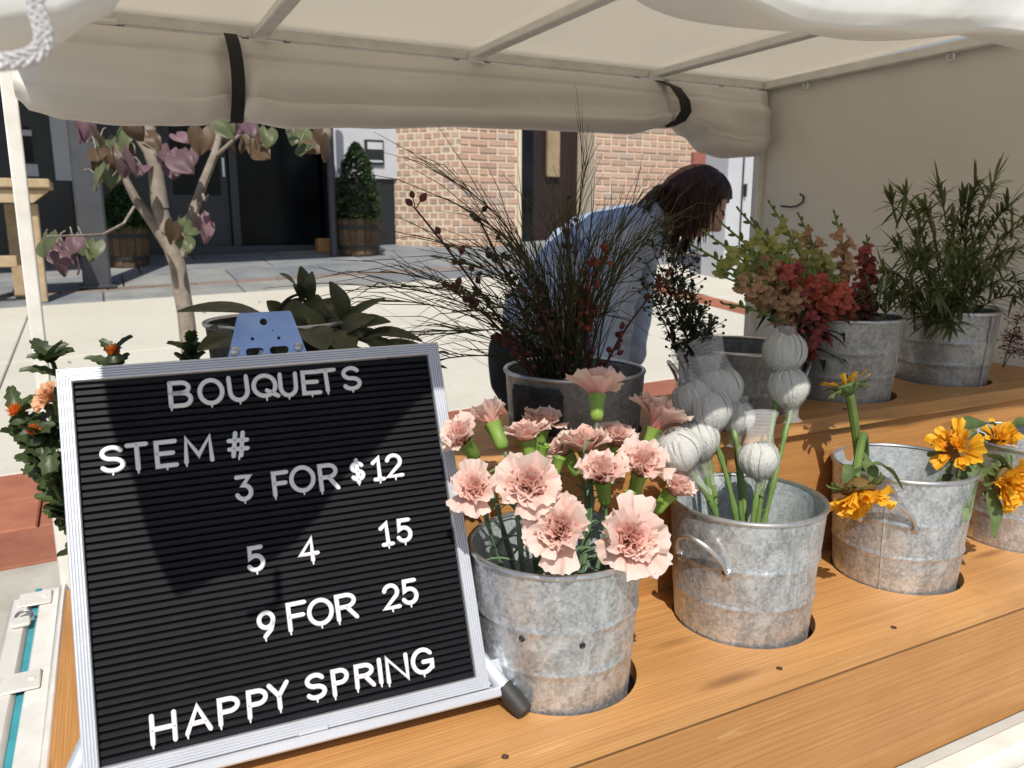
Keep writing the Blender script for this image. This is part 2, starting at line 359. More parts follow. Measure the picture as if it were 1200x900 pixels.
def thing(name, label, cat, loc=(0,0,0), group=None, M=None):
    o = bpy.data.objects.new(name, None); COL.objects.link(o); o.empty_display_size = .05
    if M is None: M = Matrix.Translation(loc); WL[o.name] = Vector(loc)
    o.matrix_world = M; o['label'] = label; o['category'] = cat
    if group: o['group'] = group
    return o
def tag(o, label, cat, group=None):
    o['label'] = label; o['category'] = cat
    if group: o['group'] = group
    return o
def frame(p, axis, up=(0,0,1), roll=0., sc=1.):       # matrix with local z along axis
    z = Vector(axis).normalized(); u = Vector(up)
    if abs(z.dot(u.normalized())) > .97: u = V(1,0,0)
    x = u.cross(z).normalized(); y = z.cross(x)
    M = Matrix.Identity(4)
    for i, v in enumerate((x, y, z)):
        for j in range(3): M[j][i] = v[j]*sc
    M.translation = p
    return M @ Matrix.Rotation(roll, 4, 'Z')
def bez(a, b, c, n=10): return [(1-t)**2*Vector(a)+2*t*(1-t)*Vector(b)+t*t*Vector(c) for t in [i/n for i in range(n+1)]]
def plate(outer, holes, th):               # flat plate in xy with real holes, from z=0 to z=-th (2D curve fill)
    cu = bpy.data.curves.new('plate', 'CURVE'); cu.dimensions = '2D'; cu.fill_mode = 'BOTH'; cu.extrude = th/2
    for pl in [outer]+holes:
        sp = cu.splines.new('POLY'); sp.points.add(len(pl)-1); sp.use_cyclic_u = True
        for i, (x, y) in enumerate(pl): sp.points[i].co = (x, y, 0, 1)
    o = bpy.data.objects.new('tmp_plate', cu); COL.objects.link(o)
    me = bpy.data.meshes.new_from_object(o.evaluated_get(bpy.context.evaluated_depsgraph_get()))
    bpy.data.objects.remove(o); bpy.data.curves.remove(cu)
    mb = MB(); mb.add([(v.co.x, v.co.y, v.co.z-th/2) for v in me.vertices], [tuple(p.vertices) for p in me.polygons]); bpy.data.meshes.remove(me)
    return mb
def circ(x, y, r, n=48): return [(x+r*cos(2*pi*i/n), y+r*sin(2*pi*i/n)) for i in range(n)]
def shift(mb, d): mb.v = [(x+d[0], y+d[1], z+d[2]) for x, y, z in mb.v]; return mb
R = random.uniform
def struct(name, mb, mat, smooth=0): o = mb.obj(name, mat, None, smooth); o['kind'] = 'structure'; return o

# ------------------------------------------------------------------ ground
g = MB(); L = 400
g.add([(-L,-L,gz(-L,-L)-.03),(L,-L,gz(L,-L)-.03),(L,L,gz(L,L)-.03),(-L,L,gz(-L,L)-.03)], [(0,1,2,3)])
ground = struct('ground', g, 'joint'); gw = wloc(ground)
def slab(x0, y0, x1, y1, mat, name, gap=.006, lift=0., th=.06):
    x0 += gap; y0 += gap; x1 -= gap; y1 -= gap; c = .006; mb = MB()
    h = lift+R(-.0015,.0015)
    z = lambda x, y, d: (x, y, gz(x,y)+h-d)
    top = [z(x0+c,y0+c,0), z(x1-c,y0+c,0), z(x1-c,y1-c,0), z(x0+c,y1-c,0)]
    mid = [z(x0,y0,c), z(x1,y0,c), z(x1,y1,c), z(x0,y1,c)]
    bot = [z(x0,y0,th), z(x1,y0,th), z(x1,y1,th), z(x0,y1,th)]
    mb.add(top+mid+bot, [(0,1,2,3)]+[(a+4, (a+1)%4+4, (a+1)%4, a) for a in range(4)]+[(a+8, (a+1)%4+8, (a+1)%4+4, a+4) for a in range(4)])
    return mb.obj(name, mat, ground, 0)
for i in range(-5, 8):
    slab(i*1.7, -3.4, i*1.7+1.7, -1.2, 'kerb_concrete', 'concrete_slab')
    slab(i*1.7, -1.2, i*1.7+1.7, 1.2, 'kerb_concrete', 'concrete_slab')
    slab(i*1.7+.4, 1.2, i*1.7+2.1, 2.98, 'kerb_concrete', 'concrete_slab')
y = 2.98
for r_ in range(3):
    for i in range(-7, 20): 
        x = i*.62+(.31 if r_ % 2 else 0); slab(x, y, x+.62, y+.31, 'redpave', 'paving_slab', .004)
    y += .31
for xr in ((-9.0,-6.2),(-6.2,-3.4),(-3.4,-.62),(-.62,2.2),(2.2,5.0),(5.34,8.2),(8.2,11),(11,14)):
    slab(xr[0], 3.91, xr[1], 6.1, 'concrete', 'concrete_slab', .005); slab(xr[0], 6.1, xr[1], 8.3, 'concrete', 'concrete_slab', .005)
for k in range(14): slab(5.0, 3.91+k*.313, 5.34, 3.91+(k+1)*.313, 'redpave', 'paving_slab', .003)
for row, (ya, yb) in enumerate(((8.3,8.95),(9.17,10.1),(10.1,11.0),(11.0,12.3))):
    x = -5-row*.4
    while x < 14:
        wd = R(1.0,1.5); slab(x, ya, x+wd, yb, 'slate', 'slate_slab', .008); x += wd
for i in range(-14, 30): slab(i*.42, 8.95, i*.42+.42, 9.17, 'dull_strip', 'paving_slab', .004)
# small fallen leaves on the pavement
lf = MB()
for k in range(26):
    x, y = R(-1.5,5), R(4,8); a = R(0,6); s_ = R(.015,.035); z_ = gz(x,y)+.006
    lf.add([(x+s_*cos(a),y+s_*sin(a),z_),(x+.5*s_*cos(a+1.4),y+.5*s_*sin(a+1.4),z_+.008),(x-s_*cos(a),y-s_*sin(a),z_+.004),(x+.5*s_*cos(a-1.4),y+.5*s_*sin(a-1.4),z_+.01)],[(0,1,2,3)])
o = lf.obj('fallen_leaves', 'redbud_bronze', None, 0); o['kind'] = 'stuff'; o['label'] = 'dry fallen leaves scattered over the pale concrete pavement'

# ------------------------------------------------------------------ shop front behind (dark facade, unseen awning, brick bay)
YF = 11.8
def fbox(mb, x0, y0, x1, y1, Y, d0, d1):   # box covering that view rectangle at depth Y, from Y+d0 to Y+d1
    a = P(x0, y0, Y); b = P(x1, y1, Y); return mb.box((a.x, Y+d0, min(a.z,b.z)), (b.x, Y+d1, max(a.z,b.z)))
shop = thing('shopfront', 'dark shopfront with black doorway, grey door and white wall panels beyond the tree', 'shop', (2.2, YF, gz(2.2,YF)))
XL, XR = P(-220,200,YF).x, P(474,200,YF).x
MB().box((XL, YF+.9, gz(XL,YF)-.2), (XR, YF+1.1, 5)).obj('back_wall', 'interior', shop, 0)
def pbox(x0, x1, zlo, zhi, d0, d1, name, mat, par=None):
    xa, xb = P(x0,250,YF).x, P(x1,250,YF).x
    lo = gz(xa,YF)-.05 if zlo is None else zlo; return MB().box((xa,YF+d0,lo),(xb,YF+d1,zhi)).obj(name, mat, par or shop, 0)
zb = gz(2.3,YF)
pbox(-220, 86, None, 4.6, 0, .25, 'wall', 'shop_black')
pbox(86, 196, None, 4.6, .05, .3, 'wall', 'shop_black')
pbox(386, 474, None, 4.6, 0, .3, 'wall', 'shop_black')
pbox(272, 281, None, 4.6, .0, .2, 'door_jamb', 'shop_grey')
pbox(196, 386, zb+2.75, 4.6, .02, .3, 'lintel', 'shop_black')
d = pbox(196, 271, None, zb+2.7, .1, .16, 'door', 'shop_grey')
xa, xb = P(206,250,YF).x, P(262,250,YF).x
MB().box((xa, YF+.085, zb+.75), (xb, YF+.099, zb+2.5)).obj('pane', 'glass_dark', d, 0)
MB().box((xb+.03, YF+.05, zb+1.0), (xb+.06, YF+.098, zb+1.25)).obj('handle', 'steel', d, 0)
MB().box((P(281,250,YF).x, YF+.5, zb), (P(386,250,YF).x, YF+.52, zb+2.75)).obj('pane', 'glass_dark', shop, 0)
MB().box((P(196,250,YF).x, YF-.25, gz(1.2,YF)-.05), (P(386,250,YF).x, YF+.1, gz(2.9,YF)+.045)).obj('threshold', 'shop_grey', shop, 0)
wp = MB(); fbox(wp, 388, 140, 464, 210, YF, -.06, -.002); wp = wp.obj('wall_panel', 'shop_white', shop, 0)
f_ = MB(); fbox(f_, 425, 164, 448, 194, YF, -.10, -.062); f_ = f_.obj('notice_frame', 'shop_black', wp, 0)
q = MB(); fbox(q, 428, 167, 446, 176, YF, -.108, -.102); fbox(q, 428, 188, 446, 191, YF, -.108, -.102); q.obj('notice_sheet', 'shop_white', wp, 0)
wp = MB(); fbox(wp, 56, 120, 86, 212, YF, -.06, -.002); wp.obj('wall_panel', 'shop_white', shop, 0)
wn = MB(); fbox(wn, 12, 148, 39, 190, YF, -.05, -.002); wn = wn.obj('window', 'glass_dark', shop, 0)
q = MB(); fbox(q, 14, 152, 38, 160, YF, -.06, -.052); q.obj('window_bar', 'shop_white', wn, 0)
q = MB(); fbox(q, 16, 192, 46, 207, YF, -.05, -.002); q.obj('notice_board', 'shop_white', shop, 0)
# unseen awning added to shade facade and barrels; the two posts are visible
aw = thing('awning', 'unseen flat awning added to shade the shopfront, on slim grey posts', 'awning', (0, 8.6, gz(0,8.6)))
MB().box((-4.5, 8.3, 3.15), (2.5, YF-.07, 3.3)).obj('unseen_awning_roof', 'shop_grey', aw, 0)
a = P(115, 337, 9.2); mb = MB(); mb.bbox((a.x-.13, 9.08, gz(a.x,9.2)-.02), (a.x+.13, 9.32, 3.149), .02); mb.obj('post', 'post_grey', aw, 0)
MB().bbox((a.x-.17, 9.04, gz(a.x,9.2)+.0), (a.x+.17, 9.36, gz(a.x,9.2)+.03), .005).obj('post_base', 'post_grey', aw, 0)
a = P(392, 300, 10.75); MB().tube([(a.x,10.75,gz(a.x,10.75)),(a.x,10.75,3.149)], .055, 12).obj('post', 'post_grey', aw)
# brick bay
bb = thing('brick_wall', 'sunlit brown brick bay with pale mortar and a dark doorway', 'brick wall', (5.5, 10.9, gz(5.5,10.9)))
YB = 10.9
xl, xc, xd0, xd1, xe = P(481,200,YB).x, P(540,200,YB).x, P(608,200,YB).x, P(698,200,YB).x, P(845,200,YB).x
zt = 3.6; z0 = gz(4.5,YB)-.05
ret = V(xl-xc, .95, 0)                       # the bay's left face turns back
BH, BL, J = .104, .30, .024
core = MB(); 
core.add([(xl,YB+.95+.03,z0),(xc,YB+.03,z0),(xd0,YB+.03,z0),(xd0,YB+.9,z0),(xl,YB+1.2,z0)]+[(xl,YB+.95+.03,zt),(xc,YB+.03,zt),(xd0,YB+.03,zt),(xd0,YB+.9,zt),(xl,YB+1.2,zt)],
         [(0,1,6,5),(1,2,7,6),(2,3,8,7),(3,4,9,8),(4,0,5,9),(5,6,7,8,9)])
core.box((xd1, YB+.03, z0), (xe+.6, YB+.9, zt)); core.box((xd0, YB+.03, 2.95), (xd1, YB+.88, zt))
core.obj('mortar_wall', 'mortar', bb, 0)
def brick_me(l, h=BH-J, d=.05):
    me = MB().bbox((-l/2, .012, -h/2), (l/2, d+.02, h/2), .006).mesh('brick', 'brick', 0); return me
BF, BHf = brick_me(BL-J), brick_me(BL/2-J)
def brick_face(o, d, wid, zlo, zhi, headers=False):
    d = d.normalized(); n = V(d.y, -d.x, 0); k = 0; z = zlo
    rot = Matrix(((d.x, -n.x, 0, 0), (d.y, -n.y, 0, 0), (0, 0, 1, 0), (0, 0, 0, 1)))
    while z < zhi:
        x = 0.
        if k % 2 and not headers:
            segs = [BL/2]
        elif k % 2: segs = [BL/4]
        else: segs = []
        while sum(segs) < wid-.02:
            segs.append(BL/2 if headers or (k % 6 == 5) else BL)
        for sg in segs:
            l = min(sg, wid-x)
            if l < .05: break
            me = BF if abs(l-BL) < 1e-3 else BHf if abs(l-BL/2) < 1e-3 else brick_me(l-J)
            p = o+d*(x+l/2); p.z = z+BH/2
            M = Matrix.Translation(p) @ rot @ Matrix.Rotation(R(-.012,.012), 4, 'Y') @ Matrix.Translation((0, R(-.004,.006), R(-.004,.004)))
            link('brick', me, bb, Matrix.Translation(-wloc(bb)) @ M); x += l
        z += BH; k += 1
zb_ = P(540,152,YB).z
brick_face(V(xc,YB,0), V(1,0,0), xd0-xc, .17, zb_+.15)
brick_face(V(xl,YB+.95,0), V(xc-xl,-.95,0), V(xc-xl,-.95,0).length, .17, zb_+.15, True)
brick_face(V(xd1,YB,0), V(1,0,0), xe-xd1, .70, P(760,140,YB).z+.1)
xr0 = xd0+.06
mb = MB(); mb.box((xd0,YB+.55,z0),(xd1,YB+.6,2.94)); mb.obj('door', 'maroon', bb, 0)
mb = MB(); mb.box((P(610,200,YB).x,YB+.50,z0),(P(643,200,YB).x,YB+.545,2.93)); mb.obj('pane', 'glass_dark', bb, 0)
a0, a1 = P(644,160,YB+.4), P(658,207,YB+.4); MB().box((a0.x,YB+.46,a1.z),(a1.x,YB+.52,2.9)).obj('door_panel', 'tan', bb, 0)
MB().box((xd0-.02,YB-.03,z0),(xd0+.03,YB+.02,2.9)).obj('door_frame', 'mortar', bb, 0)
# right-hand end of the street: white cabinet, green and red signs
xs = P(856,200,7.0)
cab = thing('white_cabinet', 'tall white metal cabinet with dark louvres seen beside the corner post', 'cabinet', (P(880,300,7).x, 7.2, gz(7.5,7.2)))
a, b = P(856,160,7.), P(884,330,7.)
MB().bbox((a.x,7,gz(a.x,7)), (b.x,7.4,a.z+.6), .01).obj('door', 'shop_white', cab, 0)
c_ = P(873,160,7.); MB().box((c_.x-.01,6.985,b.z), (c_.x+.005,6.999,a.z)).obj('seam', 'slot_dark', cab, 0)
h_ = P(872,222,7.); MB().bbox((h_.x-.012,6.96,h_.z-.08), (h_.x+.012,6.998,h_.z+.06), .004).obj('handle', 'slot_dark', cab, 0)
c0 = P(884.5,160,7.); MB().box((c0.x,7.06,gz(a.x,7)), (c0.x+.3,7.38,a.z+.6)).obj('louvre_bay', 'slot_dark', cab, 0)
lm = MB().box((c0.x+.002,7.0,0), (c0.x+.298,7.055,.045)).mesh('louvre', 'shop_grey', 0, tuple(wloc(cab)))
for k in range(14): link('louvre', lm, cab, Matrix.Translation((0,0,.55+k*.1)))
sg = thing('street_sign', 'small red and green shop sign on a post behind the bending woman', 'sign', (P(835,190,8.5).x, 8.5, gz(7,8.5)))
a, b = P(812,178,8.5), P(838,198,8.5); MB().bbox((a.x,8.48,b.z),(b.x,8.54,a.z), .008).obj('sign_panel', 'red_sign', sg, 0)
a2, b2 = P(839,184,8.5), P(849,206,8.5); MB().bbox((a2.x,8.48,b2.z),(b2.x,8.54,a2.z), .008).obj('sign_panel', 'green_sign', sg, 0)
MB().tube([(b.x,8.57,gz(b.x,8.57)),(b.x,8.57,a.z)], .03, 10).obj('post', 'post_grey', sg)
# barrels with clipped shrubs
def barrel(px, py, wpx, hpx, Y, sh, lab, slab_):
    c = P(px, py, Y); zg = gz(c.x, Y); r = wpx/2*1.0/930*(Y/ (CF.y + 0) * 1.0) if False else abs(P(px+wpx/2,py,Y).x-P(px-wpx/2,py,Y).x)/2*.92
    h = P(px, py-hpx, Y).z - P(px, py, Y).z
    t = thing('barrel_planter', lab, 'planter', (c.x, Y, zg))
    n = 18
    sm = MB()
    def st(a, b_):
        vs = []
        for ang in (a, b_):
            for rr, z in ((r*.86,0),(r*.97,h*.45),(r,h),(r*.9,h),(r*.86,h*.45)): vs.append((rr*cos(ang), rr*sin(ang), z))
        return vs, [(0,1,6,5),(1,2,7,6),(2,3,8,7),(3,4,9,8),(0,5,9,4)][:4]+[(4,3,2,1,0),(5,6,7,8,9)]
    vs, fs = st(-pi/n*.93, pi/n*.93); sme = MB().add(vs, [f for f in fs]).mesh('stave', 'barrel', 0)
    for k in range(n): link('stave', sme, t, Matrix.Rotation(2*pi*k/n+R(-.01,.01), 4, 'Z') @ Matrix.Translation((R(-.006,.006),0,R(-.006,.006))))
    for zz, rr in ((h*.16,.90),(h*.72,1.0)):
        m2 = MB(); m2.lathe([(r*rr-.005,zz),(r*rr+.012,zz),(r*(rr+.015)+.012,zz+h*.1),(r*rr-.005,zz+h*.1)], 28); link('hoop', m2.mesh('hoop','iron'), t)
    m2 = MB(); m2.lathe([(r*.86,h*.86),(.001,h*.9)], 18); link('soil', m2.mesh('soil','soil'), t)
    s_ = thing('clipped_shrub', slab_, 'shrub', (c.x, Y, zg+h*.9))
    tr = MB(); tr.tube([(0,0,-.05),(.01,0,sh*.4),(0,.01,sh*.8)], [.03,.025,.01], 7); link('trunk', tr.mesh('trunk','bark'), s_)
    fo = MB()
    for k in range(2600):
        u = R(0,1); zz = sh*(.02+.98*u**1.1); rr = r*1.12*(1-u**2.1)**.62*(R(.35,1)**.5)*(.92+.12*sin(k*.37)); an = R(0,2*pi)
        p = V(rr*cos(an), rr*sin(an), zz); d1 = V(R(-1,1),R(-1,1),R(-.2,1)).normalized()*R(.025,.05); d2 = d1.cross(V(R(-1,1),R(-1,1),R(-1,1))).normalized()*R(.012,.022)
        fo.add([p-d1, p+d2, p+d1, p-d2], [(0,1,2,3)])
    link('foliage', fo.mesh('foliage','shrub',0), s_, kind='stuff')
    ll = MB()
    for k in range(16):
        a = R(0,6.28); p = V(r*.2-.08,-r*.85,.0)+V(R(-.07,.1),R(-.05,.05),R(.0,.09)); d1 = V(cos(a),sin(a)*.5,R(.1,.7))*.06; d2 = V(-sin(a),cos(a),.3)*.022
        ll.add([p, p+d1*.5+d2, p+d1, p+d1*.5-d2], [(0,1,2,3)])
    link('young_leaves', ll.mesh('young_leaves','lime_leaf',0), s_, kind='stuff')
barrel(421, 297, 54, 42, 10.8, P(421,163,10.8).z-P(421,256,10.8).z, 'half barrel planter right of the slim grey post', 'conical clipped shrub in the half barrel beside the brick bay')
barrel(151, 310, 58, 46, 10.8, P(148,214,10.8).z-P(148,266,10.8).z, 'half barrel planter just right of the thick grey post', 'low dark shrub in the half barrel near the thick grey post')
a, b = P(372,284,11.2), P(388,303,11.2); zz = gz(a.x,11.2)
o = MB().bbox((a.x,11.15,zz),(b.x,11.35,zz+.2), .015).obj('orange_block', 'terracotta', None, 0); tag(o, 'small orange block on the ground at the foot of the slim post', 'block')
# timber stand at left
ts = thing('timber_stand', 'pale timber bench stand cut off by the left picture edge', 'stand', (P(20,350,8.6).x, 8.6, gz(-.9,8.6)))
a, b = P(-60,209,8.6), P(61,222,8.6); MB().bbox((a.x,8.3,b.z),(b.x,8.9,a.z), .01).obj('top_board', 'timber', ts, 0)
mb = MB(); a, b = P(-60,222,8.5), P(40,238,8.5); c_ = P(58,223,8.5)
mb.add([(a.x,8.35,b.z),(b.x,8.35,b.z),(c_.x,8.35,a.z-.003),(a.x,8.35,a.z-.003)]+[(a.x,8.42,b.z),(b.x,8.42,b.z),(c_.x,8.42,a.z-.003),(a.x,8.42,a.z-.003)], [(0,1,2,3),(7,6,5,4),(0,4,5,1),(1,5,6,2),(2,6,7,3),(3,7,4,0)]); mb.obj('apron', 'timber', ts, 0)
for (xa_, xb_, Y) in ((24,44,8.5),(-55,-35,8.5),(5,22,8.85)):
    a, b = P(xa_,240,Y), P(xb_,240,Y); MB().bbox((a.x,Y-.06,gz(a.x,Y)),(b.x,Y+.08,P(0,238,Y).z-.002), .008).obj('leg', 'timber', ts, 0)
a = P(-60,300,8.6); b = P(24,312,8.6); MB().bbox((a.x,8.44,b.z),(b.x-.01,8.5,a.z), .006).obj('rail', 'timber', ts, 0)
# ------------------------------------------------------------------ redbud tree
TY = 3.4
tree = thing('redbud_tree', 'young redbud tree with purple heart leaves standing between cart and shop', 'tree', (P(228,440,TY).x, TY, gz(.3,TY)))
def pp(l, Y=TY): return [P(x, y, Y+(dy[0] if dy else 0)) for x, y, *dy in l]
mb = MB(); b0 = P(226,440,TY); base = V(b0.x, TY, gz(b0.x,TY))
mb.tube([base]+pp([(226,440),(218,370),(208,310),(193,265),(186,240)]), [.050,.035,.032,.031,.033,.028], 12); mb.obj('trunk', 'bark', tree)
def limb(l, r0, r1):
    p = pp(l); n = len(p); m2 = MB(); m2.tube(p, [r0+(r1-r0)*i/(n-1) for i in range(n)], 9); m2.obj('limb', 'bark', tree)
limb([(188,244),(184,212),(180,180),(176,150),(170,110)], .033, .016)
limb([(202,296),(180,262),(160,235),(147,210),(138,170)], .024, .010)
limb([(212,300),(222,262),(238,215),(252,180),(262,140),(275,90)], .022, .011)
limb([(182,205),(172,178),(160,160),(150,130)], .017, .008)
limb([(160,238),(145,262,-.1),(120,275,-.2),(92,276,-.3),(55,277,-.35)], .006, .003)
limb([(236,222),(240,235,-.1),(244,228,-.15)], .006, .003)
limb([(250,185),(290,150,-.1),(340,120,-.1),(370,135,-.15)], .008, .004)
def heart_me(mat, fold):
    m2 = MB()
    def fn(u, v):
        t = (v-.5)*2; w_ = .56*(sin(pi*min(.995,.10+.89*u**.72))**.75)
        y = u*1.0 - .34*(1-u)**2.2*abs(t)**.8; x = w_*t
        return V(x, y, abs(x)*fold+.06*sin(u*5+t*2)+.05*sin(t*7)*u-.22*u*u)
    m2.grid(fn, 8, 8); return m2.mesh('leaf', mat, 60)
HM = [heart_me(mt, f) for mt in ('redbud_purple','redbud_bronze','redbud_green') for f in (.18,-.22)]
LV = [(105,158,0),(96,155,0),(118,165,1),(128,172,2),(112,180,1),(140,165,2),(134,185,1),(150,180,1),(122,200,1),(112,210,2),(132,212,2),(157,192,0),(150,200,0),(165,198,0),(146,170,2),(158,160,1),
      (195,193,0),(205,200,0),(218,190,0),(226,188,0),(198,188,0),(178,166,1),(235,165,1),(214,160,0),(245,160,0),
      (268,150,2),(280,148,0),(293,150,0),(302,155,0),(285,165,1),(275,170,1),(298,170,1),(308,178,1),(312,165,2),(262,150,2),
      (345,160,2),(352,172,2),(365,168,1),(375,165,1),(383,178,1),(358,158,2),(340,150,0),
      (210,262,2),(222,270,2),(218,285,2),(234,262,0),(238,272,0),(205,275,1),(228,255,1),
      (48,285,2),(50,292,2),(72,295,0),(80,300,0),(66,290,0),(98,290,2),(104,297,2),(85,285,0),(62,302,0),(90,310,0),(76,312,0),
      (180,130,0),(200,120,0),(160,110,1),(230,110,2),(120,120,0),(260,110,0),(300,125,1),(140,90,0),(210,80,1),(110,100,2),(320,100,0)]
tl = wloc(tree)
for x, y, k in LV:
    Yl = TY+R(-.35,.15); p = P(x+R(-3,3), y+R(-3,3), Yl); s_ = R(.055,.085)
    ax = V(R(-.5,.5), R(-.7,.1), R(-1,-.2)).normalized()
    nrm = V(R(-.9,.9), R(-1,.2), R(-.2,1)).normalized(); x_ = ax.cross(nrm).normalized(); n2 = x_.cross(ax)
    M = Matrix.Identity(4)
    for i, v in enumerate((x_, ax, n2)):
        for j in range(3): M[j][i] = v[j]*s_
    M.translation = p-tl-ax*s_*.5
    link('leaf', HM[2*k+random.randint(0,1)], tree, M)
tw = MB()
for x, y, k in LV:
    if random.random() < .5:
        a = P(x+R(-14,14), y-R(10,25), TY); b = P(x, y-6, TY-.1); tw.tube([a, (a+b)/2+V(0,0,.01), b], [.0028,.0022,.0018], 5)
tw.obj('twigs', 'bark', tree, 60, kind='stuff')
# ------------------------------------------------------------------ cart: frame, canopy, flaps
XW, YC, ZR = 1.972, 2.047, 1.027
cart = thing('market_cart', 'white market cart with beige vinyl canopy, rolled flaps and white metal frame', 'cart', (.9, 1.4, gz(.9,1.4)))
DZ = -.24
mb = MB(); mb.bbox((-.16,.66,DZ-.05), (XW+.03,.702,DZ), .006); mb.obj('front_rim', 'white_metal', cart)
MB().bbox((-.16,.60,DZ-.42), (XW+.03,.655,DZ-.028), .006).obj('front_panel', 'white_metal', cart)
MB().bbox((-.1605,.7035,DZ-.05), (-.148,YC+.02,DZ+.012), .004).obj('side_rim', 'white_metal', cart)
MB().box((-.147,.704,DZ-.06), (XW,YC,DZ-.02)).obj('deck', 'white_rail', cart, 0)
MB().bbox((-.2040,.66,DZ-.03), (-.1625,YC+.01,DZ-.004), .003).obj('side_ledge', 'white_metal', cart)
MB().box((-.217,.62,DZ-.09), (-.2045,YC+.04,DZ-.012)).obj('teal_strip', 'teal', cart, 0)
MB().bbox((-.262,.62,DZ-.05), (-.2175,YC-.02,DZ-.002), .008).obj('outer_rail', 'white_rail', cart)
for yy in (1.62, 2.0):
    h = MB(); h.bbox((-.245,yy-.035,DZ-.0025), (-.178,yy+.035,DZ+.003), .0025); h = h.obj('hinge_plate', 'white_rail', cart)
    sc = MB(); sc.lathe([(.006,.0),(.006,.002),(.001,.0035)], 12, (-.192,yy,DZ+.003)); sc.obj('screw', 'white_metal', h)
rg = MB(); rg.tube([(-.225+.016*cos(a),1.90+.016*sin(a),DZ+.006+.006*sin(a)) for a in [i*pi/8 for i in range(16)]], .0035, 8, closed=True)
rg.obj('latch_ring', 'steel', cart)
MB().bbox((-.247,1.86,DZ-.001), (-.212,1.90,DZ+.008), .003).obj('latch', 'white_rail', cart)
for xb in (.55, 1.0, 1.47): 
    b = MB(); b.lathe([(.009,0),(.009,.003),(.005,.006),(.0005,.007)], 14, (xb,.683,DZ)); b.obj('bolt', 'steel', cart)
for (x, y) in ((-.148,YC),(XW-.02,YC),(XW-.0,.72)):
    MB().bbox((x-.014,y-.014,DZ-.3), (x+.014,y+.014,ZR), .003).obj('post', 'white_metal', cart)
MB().bbox((-.163,YC-.014,ZR+.001), (XW+.012,YC+.014,ZR+.026), .003).obj('rail', 'white_metal', cart)
MB().bbox((-.163,.706,ZR+.001), (XW+.012,.734,ZR+.026), .003).obj('rail', 'white_metal', cart)
MB().bbox((-.162,.736,ZR+.001), (-.136,YC-.016,ZR+.026), .003).obj('rail', 'white_metal', cart)
MB().bbox((XW-.034,.736,ZR-.0), (XW-.008,YC-.016,ZR+.026), .003).obj('rail', 'white_metal', cart)
for x in (.37, .915, 1.50): MB().bbox((x-.016,.736,ZR+.0), (x+.016,YC-.016,ZR+.020), .003).obj('roof_bar', 'white_metal', cart)
d0 = MB(); d0.tube([(XW-.075,YC-.01,ZR), (XW-.02,YC-.01,ZR-.10)], .009, 8); d0.obj('corner_brace', 'white_metal', cart)
d0 = MB(); d0.tube([(-.148,YC-.02,ZR-.01),(.07,YC-.02,ZR+.004)], .008, 8); d0.obj('corner_brace', 'white_metal', cart)
# eye bolts under the rails
eb = MB(); eb.tube([(.010*cos(a),0,-.012+.010*sin(a)) for a in [i*pi/7 for i in range(14)]], .003, 6, closed=True); eb.lathe([(.009,-.001),(.009,.002),(.003,.004)],10)
ebm = eb.mesh('eyebolt', 'rim_steel')
for x, y in ((.075,YC-.02),(.335,YC-.02),(.43,YC-.02),(.865,YC-.02),(.955,YC-.02),(1.44,YC-.02),(1.55,YC-.02),(1.76,YC-.02),(XW-.03,1.86),(XW-.03,1.39),(XW-.03,1.0)):
    link('eyebolt', ebm, cart, Matrix.Translation(V(x,y,ZR)-wloc(cart)) @ Matrix.Rotation(0 if y > 2 else pi/2, 4, 'Z'))
# roof sheet, sagging slightly between bars
def roof(u, v):
    x = -.165+(XW+.18)*v; y = .69+(YC+.03-.69)*u
    nb = min(abs(x-b) for b in (-.16,.37,.915,1.50,XW)); s_ = .018*min(1,nb/.2)*sin(pi*u)
    return V(x, y, ZR+.03+.0-s_*.6+.012*sin(pi*u))
m_ = MB(); m_.grid(roof, 16, 60); ro = m_.obj('canopy_roof', 'vinyl_roof', cart, 60)
sd = ro.modifiers.new('thickness', 'SOLIDIFY'); sd.thickness = .0015
# right wall sheet
def wallf(u, v):
    y = .60+(YC-.6)*v; z = DZ+(ZR+.02-DZ)*u
    return V(XW-.002+.006*sin(y*9)*sin(u*pi)+.004*sin(y*23+z*3)*u*sin(pi*v), y, z)
m_ = MB(); m_.grid(wallf, 24, 40); wl_ = m_.obj('side_wall', 'vinyl_wall', cart, 60)
sd = wl_.modifiers.new('thickness', 'SOLIDIFY'); sd.thickness = .004
hk = PX(935,237,XW-.012); q = MB(); q.tube([hk+V(0,.07,-.010),hk+V(0,.03,-.014),hk+V(-.003,.0,-.012),hk+V(-.004,-.024,.0),hk+V(-.004,-.026,.016),hk+V(-.004,-.010,.025)], .0028, 8); q.obj('hook', 'slot_dark', cart)
